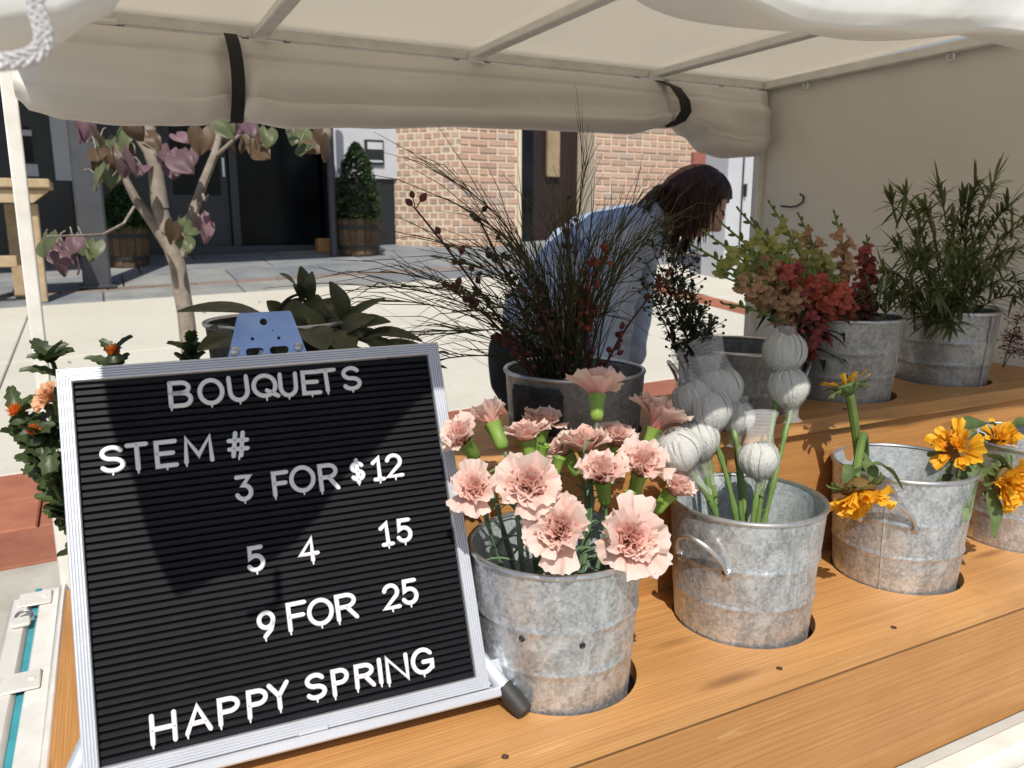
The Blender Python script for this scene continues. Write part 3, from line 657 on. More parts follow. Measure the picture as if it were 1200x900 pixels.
# rear flap rolled up under the rear rail
def lerp_tab(tab, x):
    if x <= tab[0][0]: return tab[0][1:]
    for (a, b) in zip(tab, tab[1:]):
        if x <= b[0]:
            t = (x-a[0])/(b[0]-a[0]); t = t*t*(3-2*t); return [p+(q_-p)*t for p, q_ in zip(a[1:], b[1:])]
    return tab[-1][1:]
RB = [(-.135,.86),(-.11,.835),(-.05,.822),(.05,.815),(.16,.820),(.22,.824),(.285,.842),(.30,.845),(.33,.838),(.42,.828),(.6,.838),(.9,.855),(1.2,.860),(1.40,.862),(1.52,.885),(1.56,.89),(1.62,.865),(1.70,.82),(1.78,.808),(1.88,.815),(1.93,.84)]
def rear(u, v):
    x = -.135+(1.93+.135)*v; zb_ = lerp_tab(RB, x)[0]; zt_ = ZR-.008; a = -pi/2+2*pi*u
    endc = max(.25, min(1, min((x+.135)/.05, (1.93-x)/.05)))**.5
    hz = (zt_-zb_)/2; zc = (zt_+zb_)/2
    pinch = 1-.45*math.exp(-((x-.30)/.03)**2)-.45*math.exp(-((x-1.555)/.035)**2)
    ry = (.060+.012*sin(x*4.3))*pinch*endc
    z = zc+hz*math.copysign(abs(sin(a))**.8, sin(a))
    shape = .35+.65*(.5-.5*sin(a))**.7 if sin(a) > -.4 else 1.
    wr = .005*sin(x*26+sin(a)*3)*max(0,-sin(a))+.005*sin(x*5-z*55)+.0035*sin(z*95+sin(x*3.1)*2.2)+.003*sin(x*17+z*25)-.007*math.exp(-((z-(zt_-.042-.004*sin(x*4)))/.0045)**2)-.006*math.exp(-((z-(zb_+.045+.006*sin(x*3+1)))/.004)**2)+.006*sin(x*60)*math.exp(-((x-.30)/.09)**2)+.006*sin(x*55)*math.exp(-((x-1.555)/.1)**2)+(.010*sin(x*31+z*20) if x > 1.5 else 0)
    return V(x, YC-.035+(ry*shape+wr*.8)*math.copysign(abs(cos(a))**.7, cos(a))*-1, z)
m_ = MB(); m_.grid(lambda u, v: rear(u, v), 84, 200); m_.obj('rear_flap', 'vinyl_flap', cart, 70)
lp = MB(); lp.tube([(x, YC-.10+.0, lerp_tab(RB,x)[0]+.155+.006*sin(x*5)) for x in [(-.1+i*.05) for i in range(40)]], .004, 6, flat=.6)
def strap(x, l, name='strap'):
    m2 = MB(); pts = []
    for i in range(15):
        t = i/14; z = ZR-.002-(ZR+.002-l)*t; bul = .050*sin(pi*min(1,t*1.05))**.7
        pts.append(V(x+.004*sin(t*2.5), YC-.052-bul, z))
    pts += [V(x, YC-.04, l-.006), V(x, YC+.02, l+.0)]
    vs = []
    for p in pts: vs += [p+V(-.0145,0,0), p+V(.0145,0,0), p+V(.0145,.004,.001), p+V(-.0145,.004,.001)]
    fs = []
    for i in range(len(pts)-1):
        for j in range(4): fs.append((i*4+j, i*4+(j+1)%4, i*4+4+(j+1)%4, i*4+4+j))
    m2.add(vs, fs); return m2.obj(name, 'strap', cart, 50)
strap(.298, .838)
s2_ = MB()
pts = [V(1.555+dx, YC-.05-b_, z) for dx, b_, z in ((-.055,.0,ZR-.01),(-.035,.05,ZR-.035),(-.012,.065,ZR-.07),(.0,.06,ZR-.10),(-.008,.045,ZR-.125),(-.03,.02,.888),(-.04,-.02,.885))]
vs = []
for p in pts: vs += [p+V(-.019,0,0), p+V(.019,0,0), p+V(.019,.004,.001), p+V(-.019,.004,.001)]
fs = [(i*4+j, i*4+(j+1)%4, i*4+4+(j+1)%4, i*4+4+j) for i in range(len(pts)-1) for j in range(4)]
s2_.add(vs, fs); s2_.obj('strap', 'strap', cart, 50)
# front flap: bundled over the front rail, hem hanging low; F = front-bottom (y,z), B = back-bottom (y,z)
FT = [(-.33,.53,1.06,.60,1.06),(-.235,.53,1.05,.60,1.05),(-.17,.53,.885,.60,.89),(-.165,.53,.835,.60,.845),(-.185,.53,.81,.60,.82),(-.118,.53,.685,.60,.70),(-.07,.53,.706,.60,.70)]
FT = [(-.20,.535,1.06,.60,1.06),(-.165,.53,.86,.60,.87),(-.118,.53,.685,.595,.700),(-.070,.53,.703,.595,.700),(-.04,.53,.698,.60,.700),(-.018,.53,.704,.60,.712),(.01,.53,.718,.60,.728),(.035,.53,.746,.60,.755),(.06,.53,.785,.60,.80),(.08,.53,.83,.61,.85),(.19,.53,.95,.64,.95),(.30,.54,.89,.70,.88),(.38,.555,.845,.75,.875),(.47,.556,.795,.75,.850),(.58,.560,.777,.75,.824),(.72,.560,.785,.75,.832),(.87,.555,.800,.75,.840),(.95,.545,.805,.75,.855),(1.2,.545,.795,.75,.85),(1.6,.545,.792,.75,.845),(2.1,.545,.792,.75,.845)]
def front(u, v):
    x = -.20+2.30*v; fy, fz, by, bz = lerp_tab(FT, x)
    top = 1.10+.02*sin(x*3); sc = .010*sin(x*14+1)+.006*sin(x*31)
    ring = [V(x,by,bz), V(x,(by+fy)/2,(bz+fz)/2-.006+sc*.4), V(x,fy+.01,fz-.002), V(x,fy-.008+sc*.3,fz+.006), V(x,fy-.014+sc*.6,fz+.035), V(x,fy-.03+sc,(fz+top)/2), V(x,fy,top), V(x,.68,top+.01), V(x,by+.03,top-.02), V(x,by+.02,(bz+top)/2), V(x,by+.006,bz+.02)]
    n = len(ring); t = u*n; i = int(t) % n; f = t-int(t)
    p0, p1, p2, p3 = ring[(i-1)%n], ring[i], ring[(i+1)%n], ring[(i+2)%n]
    return .5*((2*p1)+(p2-p0)*f+(2*p0-5*p1+4*p2-p3)*f*f+(3*p1-p0-3*p2+p3)*f**3)
m_ = MB(); m_.grid(front, 44, 170); ff = m_.obj('front_flap', 'vinyl_white', cart, 70)
# braided tie rope hanging at the left end of the front flap
rp = [P(36,-60,.49), P(41,0,.487), P(45,20,.487), P(52,40,.487), P(50,56,.487), P(38,66,.487), P(20,71,.487), P(0,73,.487), P(-40,80,.49)]
sm = []
for i in range(len(rp)-1):
    for k in range(14): sm.append(rp[i].lerp(rp[i+1], k/14))
for _ in range(14): sm = [sm[0]]+[(sm[i-1]+sm[i]*2+sm[i+1])/4 for i in range(1,len(sm)-1)]+[sm[-1]]
rope = MB()
for ph in range(3):
    path = []
    for i, p in enumerate(sm):
        t = (sm[min(i+1,len(sm)-1)]-sm[max(i-1,0)]).normalized(); b = t.cross(V(0,1,0)).normalized(); c_ = b.cross(t)
        a = i*.80+ph*2*pi/3; path.append(p+b*(.0026*sin(a))+c_*(.0019*sin(2*a)))
    rope.tube(path, .0021, 7)
rope.obj('tie_rope', 'rope', cart)
# ------------------------------------------------------------------ wooden display steps
YFt, YR_, YB_ = .705, .985, 1.255
ZU = .265
XL_ = -.06
steps = thing('display_steps', 'two tiered orange fir display steps with round bucket holes', 'display steps', (.95, .98, DZ-.02))
B_low = [(.503,.862),(.843,.868),(1.206,.874),(1.56,.874)]
B_up = [(.075,1.42),(.215,1.158),(.685,1.12),(1.06,1.135),(1.315,1.122),(1.645,1.122)]
lo = plate([(XL_,YFt),(XW-.025,YFt),(XW-.025,YR_-.001),(XL_,YR_-.001)], [circ(x+.004, y-.001, .1085) for x, y in B_low], .024)
lo.obj('lower_shelf', 'woodX', steps, 30)
up = plate([(-.05,YR_-.012),(XW-.025,YR_-.012),(XW-.025,YB_),(-.05,YB_)], [circ(x+.004, y, .112) for x, y in B_up[2:5]]+[circ(1.645,1.122,.100)], .025)
shift(up, (0,0,ZU)); up.obj('upper_shelf', 'woodX', steps, 30)
MB().bbox((XL_,YFt+.009,DZ+.002),(XW-.026,YFt+.0225,-.0295), .002).obj('front_board', 'woodF', steps)
MB().bbox((-.049,YR_,-.018),(XW-.026,YR_+.02,ZU-.027), .002).obj('riser_board', 'woodF', steps)
MB().bbox((-.049,YB_-.022,DZ+.002),(XW-.026,YB_-.002,ZU-.027), .002).obj('back_board', 'woodF', steps)
MB().bbox((-.146,.72,DZ+.0),(-.0605,1.95,DZ+.03), .003).obj('side_board', 'woodZ', steps)
MB().bbox((XL_+.002,YFt+.024,DZ+.031),(XL_+.02,YR_-.004,-.027), .002).obj('end_board', 'woodZ', steps)
for i, (x, y) in enumerate(((.78,.722),(1.02,.728),(1.5,.728),(.36,.727),(.60,1.0),(1.2,1.0))):
    q = MB(); z = 0 if y < .9 else ZU; q.lathe([(.0045,.0006),(.004,.0012),(.001,.0005)], 12, (x,y,z)); q.obj('screw_head', 'twig', steps)
# ------------------------------------------------------------------ galvanised buckets
def rad_at(z, r0=.1, r1=.115, h=.245): return r0+(r1-r0)*z/h
def bucket(x, y, zrim, lab, r0=.0985, r1=.115, h=.245, rot=0., hand=True, mat='galv', lin='galv_in', seam=None, group='galvanised buckets'):
    t = thing('bucket', lab, 'bucket', (x, y, zrim-h), group)
    f = lambda z: r0+(r1-r0)*z/h
    prof = [(.001,.004),(f(0)-.006,.004),(f(0)-.0012,.0)]
    def bead(z): return [(f(z-.012),z-.012),(f(z-.005),z-.005),(f(z)+.0010,z-.0022),(f(z)+.0013,z),(f(z)+.0010,z+.0022),(f(z+.005),z+.005),(f(z+.012),z+.012)]
    out = [(f(0),0.0),(f(0)+.0025,.004),(f(.012),.012)]+[(f(.05),.05)]+bead(h*.44)+bead(h*.68)+[(f(h*.9),h*.9),(f(h),h-.004)]
    m2 = MB(); m2.lathe(out, 64, wob=lambda a, i: 1+.004*sin(2*a+x*9)+.003*sin(5*a+x*7)+.006*sin(3*a+i*.45+x*20)*sin(pi*i/len(out))+.004*sin(7*a-i*.6+x*31)*sin(pi*i/len(out))); body = link('body', m2.mesh('body', mat), t, Matrix.Rotation(rot,4,'Z'))
    inn = [(.001,.006),(f(0)-.002,.006),(f(h*.5)-.002,h*.5),(f(h)-.0018,h-.003)]
    m2 = MB(); m2.lathe(inn, 64, wob=lambda a, i: 1+.004*sin(2*a+x*9)); link('lining', m2.mesh('lining', lin), t, Matrix.Rotation(rot,4,'Z'))
    m2 = MB(); m2.tube([((f(h)+.0004)*(1+.004*sin(2*a+x*9))*cos(a), (f(h)+.0004)*(1+.004*sin(2*a+x*9))*sin(a), h-.002) for a in [2*pi*i/64 for i in range(64)]], .0036, 8, closed=True); link('rim', m2.mesh('rim', 'rim_steel'), t, Matrix.Rotation(rot,4,'Z'))
    m2 = MB(); a0 = 0.9; m2.tube([((f(z)+.0008)*cos(a0), (f(z)+.0008)*sin(a0), z) for z in [.002+(h-.01)*i/12 for i in range(13)]], .0016, 6); 
    link('seam', m2.mesh('seam', mat), t, Matrix.Rotation((rot if seam is None else seam)-pi/2-.9-.02,4,'Z'))
    if hand:
        for s_ in (0, pi):
            m2 = MB(); pts = []
            for i in range(17):
                q_ = i/16; an = (q_-.5)*.80; up_ = sin(pi*q_)**.75; z = h*.68+.046*up_; rr = f(z)+.004+.017*sin(pi*q_)
                pts.append((rr*cos(an), rr*sin(an), z))
            m2.tube(pts, .0034, 8); hd = link('handle', m2.mesh('handle', 'rim_steel'), t, Matrix.Rotation(rot+s_-pi/2,4,'Z'))
            for e in (-1, 1):
                m3 = MB(); an = e*.40; z = h*.665; M3 = frame(V((f(z))*cos(an), f(z)*sin(an), z), (cos(an), sin(an), 0))
                m3.lathe([(.008,.0),(.008,.0015),(.0055,.0035),(.003,.006),(.0005,.0065)], 12, M=M3); link('rivet', m3.mesh('rivet', 'steel'), hd)
    return t
BK = {}
BK['b1'] = bucket(*B_low[0], .190, 'galvanised bucket full of pale pink carnations, right beside the letter board', rot=2.0, hand=False)
BK['b2'] = bucket(*B_low[1], .194, 'galvanised bucket holding white netted flower heads, with side handle facing left', rot=-1.36, seam=1.2)
BK['b3'] = bucket(*B_low[2], .198, 'galvanised bucket with one upside down drooping sunflower and a centre seam', rot=-1.10)
BK['b4'] = bucket(*B_low[3], .200, 'galvanised bucket on the lower step cut off by the right picture edge', rot=1.3, hand=False)
BK['u0'] = bucket(*B_up[0], -.014, 'galvanised bucket behind the letter board holding orange safflowers', mat='galv_shaded', lin='galv_shaded', hand=False)
BK['um'] = bucket(*B_up[1], .468, 'dark bucket of magnolia leaves behind the metal head plate', mat='tub_dark', lin='tub_dark', hand=False, r0=.085, r1=.100, h=.202)
BK['u1'] = bucket(*B_up[2], .366, 'galvanised bucket with a black chalkboard label and needle foliage', mat='galv_shaded', lin='galv_shaded', hand=False, rot=1.0)
BK['u2'] = bucket(*B_up[3], .378, 'half empty galvanised bucket with thin dark budded stems', mat='galv_shaded', lin='galv_shaded', rot=-2.0)
BK['u3'] = bucket(*B_up[4], .423, 'galvanised bucket of coral and peach snapdragons', mat='galv_half_shaded', lin='galv_shaded', hand=False, rot=.4, h=.20)
BK['u4'] = bucket(*B_up[5], .420, 'shiny galvanised bucket of narrow willow-like greenery by the beige side wall', r0=.087, r1=.1015, mat='galv_half_shaded', lin='galv_shaded', hand=False, h=.20)
# chalk label on bucket u1
t = BK['u1']; lw = wloc(t)
def lab_fn(ins, off):
    m2 = MB(); A0, A1 = -3.10, -2.26; zs = (.155,.230)
    pts = []; n = 18
    for i in range(n+1):
        for j in range(9):
            a = A0+(A1-A0)*i/n; z = zs[0]+(zs[1]-zs[0])*j/8
            a = A0+ins*7+(A1-A0-2*ins*7)*i/n; z = zs[0]+ins+(zs[1]-zs[0]-2*ins)*j/8
            if i in (0, n) and j in (0, 8): a += (.05 if i == 0 else -.05); z += (.006 if j == 0 else -.006)
            rr = rad_at(z)+off; pts.append((rr*cos(a), rr*sin(a), z))
    m2.add(pts, [(i*9+j, (i+1)*9+j, (i+1)*9+j+1, i*9+j+1) for i in range(n) for j in range(8)]); return m2
lb = link('label', lab_fn(.0, .0035).mesh('label', 'chalk'), t); sd = lb.modifiers.new('t', 'SOLIDIFY'); sd.thickness = .0025; sd.offset = 1
# two nail dents on carnation bucket
t = BK['b1']; bw = wloc(t)
for px, py in ((611,749),(683,757)):
    d = (P(px,py,.8)-CAM).normalized(); o_ = CAM-V(B_low[0][0],B_low[0][1],0)
    rr = .1115; A = d.x**2+d.y**2; Bq = o_.x*d.x+o_.y*d.y; Cq = o_.x**2+o_.y**2-rr*rr; tt = (-Bq-math.sqrt(Bq*Bq-A*Cq))/A
    p = CAM+d*tt; nrm = V(p.x-B_low[0][0], p.y-B_low[0][1], 0)
    q = MB(); q.lathe([(.0042,-.001),(.003,.0010),(.0018,.0004),(.0002,-.003)], 10, M=frame(p-bw, nrm)); link('puncture', q.mesh('puncture', 'slot_dark'), t)
# ------------------------------------------------------------------ letter board on its tripod easel
SB = .363*1.1538
O = CAM+V(-.107,2.43,-.421)*SB
ex = V(.997,-.071,.012).normalized(); ey = V(-.014,-.391,-.92); out = ex.cross(-ey).normalized(); upv = out.cross(ex).normalized()
MBRD = Matrix.Identity(4)
for i, v in enumerate((ex, upv, out)):
    for j in range(3): MBRD[j][i] = v[j]
MBRD.translation = O; MI = MBRD.inverted()
BW, BHt = SB, SB*.993
board = thing('letter_board', 'black ridged letter board sign in silver frame listing bouquet prices on an easel', 'letter board', M=MBRD)
def bpx(x, y):                               # point on the felt seen in that direction -> board x, y
    d = CF + CR*((x-600)/FPX) - CU*((y-450)/FPX); t_ = (O-CAM).dot(out)/d.dot(out); p = MI @ (CAM+d*t_); return p.x, p.y
NS = 50; pit = BHt/NS
sl_ = MB(); W2 = BW
prof = [(-pit*.5,-.004),(-pit*.42,-.0008),(-pit*.28,.0006),(pit*.28,.0006),(pit*.42,-.0008),(pit*.5,-.004)]
sl_.add([(0,y,z) for y, z in prof]+[(W2,y,z) for y, z in prof], [(i, i+6, i+7, i+1) for i in range(5)])
slm = sl_.mesh('slat', 'slat', 30)
for k in range(NS): link('slat', slm, board, Matrix.Translation((0, -pit*(k+.5), R(-.0002,.0002))))
link('backing', MB().box((-.006,-BHt-.006,-.012),(BW+.006,.006,-.0042)).mesh('backing', 'slat', 0), board)
FWd = .0155
fp = [(0,-.0039),(0,.0075),(.0012,.009)]
for g_ in range(4):
    a = .0025+g_*.0030; fp += [(a,.009),(a+.0008,.0075),(a+.0016,.009)]
fp += [(FWd-.001,.009),(FWd,.008),(FWd,-.013)]
cor = [(0,0,-1,1),(BW,0,1,1),(BW,-BHt,1,-1),(0,-BHt,-1,-1)]
for k in range(4):
    a, b = cor[k], cor[(k+1) % 4]; vs = []
    for d_, z in fp: vs += [(a[0]+a[2]*d_, a[1]+a[3]*d_, z), (b[0]+b[2]*d_, b[1]+b[3]*d_, z)]
    m2 = MB(); m2.add(vs, [(2*i, 2*i+1, 2*i+3, 2*i+2) for i in range(len(fp)-1)]); link('frame_rail', m2.mesh('frame_rail', 'alu', 25), board)
# ledge bar + end clip with copper rivet
yb = -BHt-FWd
link('ledge_bar', MB().bbox((-.03, yb-.013, -.022),(BW*1.115, yb-.001, .013), .002).mesh('ledge_bar', 'alu', 0), board)
lr = link('ledge_clip', MB().bbox((BW+FWd+.001, yb, -.006),(BW*1.095, yb+.030, -.002), .0018).mesh('ledge_clip', 'alu', 0), board)
q = MB(); q.lathe([(.004,0),(.0038,.0015),(.002,.0028),(.0003,.003)], 14, (BW+FWd+.013, yb+.016, -.002)); link('rivet', q.mesh('rivet','copper'), lr)
x_, y_ = bpx(372,862); q = MB(); q.bbox((x_-.022,yb+.0,.0095),(x_+.012,yb+.005,.013),.001); link('spring_tab', q.mesh('spring_tab','alu',0), board)
# head plate with real slots
def rect(x0,y0,x1,y1,r=.002,n=4):
    pts = []
    for cx_, cy_, a0 in ((x1-r,y1-r,0),(x0+r,y1-r,90),(x0+r,y0+r,180),(x1-r,y0+r,270)):
        for i in range(n+1): a = radians(a0+90*i/n); pts.append((cx_+r*cos(a), cy_+r*sin(a)))
    return pts
hx0, hx1 = .395*SB, .636*SB; y0_, y1_ = .016*SB, .176*SB
hp = [(hx0,y0_),(hx1,y0_),(.600*SB,y1_-.004),(.594*SB,y1_),(.448*SB,y1_),(.441*SB,y1_-.004)]
holes = [circ(*bpx(309,376), .0046, 18), circ(*bpx(296,396), .0022, 10), circ(*bpx(327,395), .0022, 10), circ(*bpx(320,386), .001, 8)]
xa, ya = bpx(289,417); xb, yb2 = bpx(309,406); holes.append(rect(xa,ya,xb,yb2,.004))
xa, ya = bpx(317,414); xb, yb2 = bpx(338,404); holes.append(rect(xa,ya,xb,yb2,.004))
pl_ = shift(plate(hp, holes, .0025), (0,0,-.004)); hd = link('head_plate', pl_.mesh('head_plate', 'sky_tint_steel', 30), board)
for px, py in ((275,411),(350,406)):
    q = MB(); x_, y_ = bpx(px,py); q.lathe([(.0062,0),(.006,.002),(.004,.0038),(.0003,.0042)], 16, (x_,y_,-.004)); link('screw', q.mesh('screw','steel'), hd)
# legs (board-local coordinates)
def leg(p0, p1, r=.010):
    a, b = MI @ Vector(p0), MI @ Vector(p1); m2 = MB(); d = (b-a); k = d.normalized()
    m2.tube([a, b-k*.035], r, 10); l_ = link('leg', m2.mesh('leg','alu'), board)
    m3 = MB(); m3.tube([b-k*.042, b-k*.03, b-k*.012, b-k*.002, b], [r*1.18,r*1.25,r*1.28,r*1.15,r*.7], 12); link('rubber_foot', m3.mesh('rubber_foot','rubber'), l_)
hc = MBRD @ V(.515*SB, .06*SB, -.018)
fr_ = P(613,836,.735); fr_ = V(fr_.x, .752, .006); 
tt = (.006-.6)/((CF + CR*((616-600)/FPX) - CU*((836-450)/FPX)).z); fR = CAM+(CF + CR*((616-600)/FPX) - CU*((836-450)/FPX))*tt; fR.z = .006
lx, ly = bpx(548,746); fl = MI @ fR; tp = V(lx, ly, -.03)
leg(MBRD @ tp, fR); leg(MBRD @ V(.58*SB, .03*SB, -.022), MBRD @ (tp+V(0,.004,0)), .008)
mir = lambda v: V(SB-v.x, v.y, v.z)
leg(MBRD @ mir(tp), MBRD @ mir(fl)); leg(MBRD @ V(.42*SB, .03*SB, -.022), MBRD @ (mir(tp)+V(0,.004,0)), .008); leg(hc, V(.09, .999, ZU+.004), .008)
# letters: rounded strokes in a unit box
def arc(cx_, cy_, rx, ry, a0, a1, n=12): return [(cx_+rx*cos(radians(a0+(a1-a0)*i/n)), cy_+ry*sin(radians(a0+(a1-a0)*i/n))) for i in range(n+1)]
G = {
 'B': [[(0,0),(0,1)], [(0,1),(.5,1)]+arc(.55,.77,.38,.23,90,-90)+[(0,.54)], [(0,.54),(.55,.54)]+arc(.6,.27,.4,.27,90,-90)+[(0,0)]],
 'O': [arc(.5,.5,.5,.5,90,450,28)], 'U': [[(0,1),(0,.4)]+arc(.5,.4,.5,.4,180,360)+[(1,.4),(1,1)]],
 'Q': [arc(.47,.52,.47,.48,90,450,28), [(.55,.28),(1,-.02)]], 'E': [[(1,1),(0,1),(0,0),(1,0)], [(0,.52),(.85,.52)]],
 'T': [[(0,1),(1,1)], [(.5,1),(.5,0)]], 'S': [arc(.5,.75,.46,.25,25,270,14)+arc(.5,.25,.5,.25,90,-155,14)],
 'M': [[(0,0),(0.04,1),(.5,.25),(.96,1),(1,0)]], '#': [[(.2,0),(.38,1)],[(.62,0),(.80,1)],[(0,.3),(1,.3)],[(0,.68),(1,.68)]],
 '3': [[(.05,1),(.95,1),(.45,.62)]+arc(.48,.31,.5,.31,80,-160,16)], 'F': [[(1,1),(0,1),(0,0)], [(0,.52),(.85,.52)]],
 'R': [[(0,0),(0,1),(.5,1)]+arc(.5,.75,.46,.25,90,-90)+[(0,.5)], [(.5,.5),(1,0)]],
 '$': [arc(.5,.70,.44,.2,20,270,12)+arc(.5,.29,.46,.21,90,-160,12), [(.5,1.05),(.5,-.05)]],
 '1': [[(0,.78),(.6,1),(.6,0)], [(.1,0),(1,0)]], '2': [arc(.5,.70,.47,.30,165,-40,14)+[(0,0),(1,0)]],
 '5': [[(.92,1),(.18,1),(.12,.55)]+arc(.48,.32,.5,.32,125,-155,16)], '4': [[(.7,0),(.7,1),(0,.3),(1,.3)]],
 '9': [arc(.5,.68,.48,.32,0,360,22), [(.97,.62),(.78,.25),(.35,0)]], 'H': [[(0,0),(0,1)],[(1,0),(1,1)],[(0,.5),(1,.5)]],
 'A': [[(0,0),(.5,1),(1,0)],[(.2,.34),(.8,.34)]], 'P': [[(0,0),(0,1),(.5,1)]+arc(.5,.74,.48,.26,90,-90)+[(0,.48)]],
 'Y': [[(0,1),(.5,.5),(1,1)],[(.5,.5),(.5,0)]], 'I': [[(.5,0),(.5,1)]], 'N': [[(0,0),(0,1),(1,0),(1,1)]],
 'G': [arc(.5,.5,.5,.5,40,315,22)+[(.95,.18),(.95,.46),(.52,.46)]] }
SW = .0028
def stroke(pts, closed=False):
    m2 = MB(); k = len(pts); sec = [(-1,0),(-.86,.72),(-.5,1),(.5,1),(.86,.72),(1,0)]; ns = len(sec)
    def off(i):
        a = Vector(pts[max(i-1,0)]); b = Vector(pts[i]); c_ = Vector(pts[min(i+1,k-1)])
        if closed and i in (0, k-1): a, c_ = Vector(pts[-2]), Vector(pts[1])
        d1 = (b-a).normalized() if (b-a).length > 1e-9 else (c_-b).normalized(); d2 = (c_-b).normalized() if (c_-b).length > 1e-9 else d1
        n1 = Vector((d1.y,-d1.x)); n2 = Vector((d2.y,-d2.x)); n_ = (n1+n2)
        if n_.length < .3: return n1, 1
        n_.normalize(); return n_, min(1.7, 1/max(.3, n_.dot(n1)))
    rows = []
    for i in range(k):
        n_, mt = off(i); rows.append([(pts[i][0]+n_.x*s_*SW*mt, pts[i][1]+n_.y*s_*SW*mt, z*.0032) for s_, z in sec])
    if not closed:
        for end in (0, 1):
            a, b = (Vector(pts[0]), Vector(pts[1])) if not end else (Vector(pts[-1]), Vector(pts[-2]))
            d_ = (a-b).normalized(); n_ = off(0 if not end else k-1)[0]; ex_ = []
            for q_, sc_ in ((.55,.83),(.92,.38)):
                ex_.append([(a.x+d_.x*SW*q_+n_.x*s_*SW*sc_, a.y+d_.y*SW*q_+n_.y*s_*SW*sc_, z*.0032*(1 if q_ < .9 else .8)) for s_, z in sec])
            rows = ex_[::-1]+rows if not end else rows+ex_
    vs = [v for r_ in rows for v in r_]; fs = [(i*ns+j, i*ns+j+1, (i+1)*ns+j+1, (i+1)*ns+j) for i in range(len(rows)-1) for j in range(ns-1)]
    if not closed: fs += [tuple(range(ns)), tuple((len(rows)-1)*ns+j for j in range(ns-1,-1,-1))]
    return m2.add(vs, fs)
TXT = []
Z = lambda l: [(c_, 60+x0/2.5, 60+0+x1/2.5-0, 400+y0/2.5, 400+y1/2.5) for c_, x0, x1, y0, y1 in l]
TXT += Z([('B',342,415,115,196),('O',427,507,107,188),('U',517,582,100,180),('Q',587,668,95,170),('U',664,722,90,165),('E',731,790,84,158),('T',775,838,80,152),('S',850,908,73,146),
 ('S',140,218,305,388),('T',218,288,296,382),('E',302,372,288,372),('M',386,476,275,358),('#',513,580,262,342),
 ('3',536,592,390,470),('F',646,698,378,456),('O',697,775,363,445),('R',782,843,356,440),('$',874,920,345,418),('1',936,976,336,412),('2',977,1030,328,402),
 ('5',570,628,597,678),('4',722,785,572,650),('1',960,1002,527,603),('5',1007,1057,517,592),
 ('9',602,660,787,872),('F',690,752,760,850),('O',748,828,750,835),('R',832,898,736,820),('2',968,1022,708,788),('5',1022,1075,694,774)])
TXT += [('H',175,208,833,872),('A',215.5,249,824,860),('P',254.5,282.5,815,850),('P',288.5,315,806,842),('Y',313.5,340.5,798,833),
 ('S',357,383,788,821),('P',388,410,782,816),('R',414.5,439,776,807),('I',439,450,770,803),('N',451,479,766,800),('G',480.5,509,758,791)]
for ch, x0, x1, yt, yb_ in TXT:
    ax_, ay_ = bpx(x0, (yt+yb_)/2+ (x1-x0)*.10/2); bx_, by_ = bpx(x1, (yt+yb_)/2-(x1-x0)*.10/2); cx_, cy_ = bpx((x0+x1)/2-.7, yb_); dx_, dy_ = bpx((x0+x1)/2+.7, yt)
    w_ = bx_-ax_-2*SW; h_ = dy_-cy_-2*SW; X0 = ax_+SW; Y0 = cy_+SW
    if ch == 'I': w_ = .001; X0 = (ax_+bx_)/2
    m2 = MB()
    for st in G[ch]:
        pts = [(px_*w_, py_*h_) for px_, py_ in st]; cl = ch in 'OQ9' and len(st) > 20
        m2.merge(stroke(pts, cl))
    for tx in ((.6,) if ch == '1' else (.7,) if ch == '4' else (.35,) if ch == '9' else (.5,) if ch not in 'HBRFNMAP' else (0.,)):    # moulded fixing peg showing under the letter
        pg = stroke([(tx*w_, -SW*.5), (tx*w_, -SW*1.15)]); pg.v = [(tx*w_+(x-tx*w_)*.45, y, z*.7) for x, y, z in pg.v]; m2.merge(pg)
    link('letter', m2.mesh('letter', 'letter', 50), board, Matrix.Translation((X0, Y0, .0012)) @ Matrix.Rotation(radians(R(-1.5,1.5)), 4, 'Z'))
# ------------------------------------------------------------------ flowers and greenery
def dist_of(p): return (p-CAM).dot(CF)
def axis_of(f): return (CR*f[0]+CU*f[1]-CF*f[2]).normalized()
def petal_fn(L, W, ph0, ph1, ruf, seed, ser=.06):
    rs = random.Random(seed); k1, k2, p1, p2 = rs.uniform(5,8), rs.uniform(9,14), rs.uniform(0,6), rs.uniform(0,6)
    N = 12; ro, zz = [0], [0]
    for i in range(N):
        a = ph0+(ph1-ph0)*((i+.5)/N)**.8; ro.append(ro[-1]+L*sin(a)/N); zz.append(zz[-1]+L*cos(a)/N)
    def fn(u, v):
        t = (v-.5)*2; e = 1-.16*t*t-ser*abs(sin(t*9+p1))*(u > .85); s_ = u*e; i = min(N-1, int(s_*N)); f = s_*N-i
        r_ = ro[i]+(ro[i+1]-ro[i])*f; z = zz[i]+(zz[i+1]-zz[i])*f; a = ph0+(ph1-ph0)*s_**.8
        w_ = W*(.10+.90*s_**.85); off = ruf*s_**2.2*(sin(t*k1+p1)*.6+sin(t*k2+p2)*.35)+.10*s_*t*t
        return V(w_*t, r_-cos(a)*off, z+sin(a)*off)
    return fn
CP = [MB().grid(petal_fn(1.04, .50, .30, radians(a), .17, 10+i, .05), 9, 14).mesh('petal', 'carn_petal', 80) for i, a in enumerate((56, 76, 66, 88, 60))]
CPm = [MB().grid(petal_fn(.95, .44, .15, radians(a), .12, 20+i), 8, 12).mesh('petal', 'carn_petal', 80) for i, a in enumerate((40, 52, 64))]
CPf = [MB().grid(petal_fn(1.04, .46, .16, radians(a), .10, 24+i), 8, 12).mesh('petal', 'carn_petal', 80) for i, a in enumerate((68, 76, 84))]
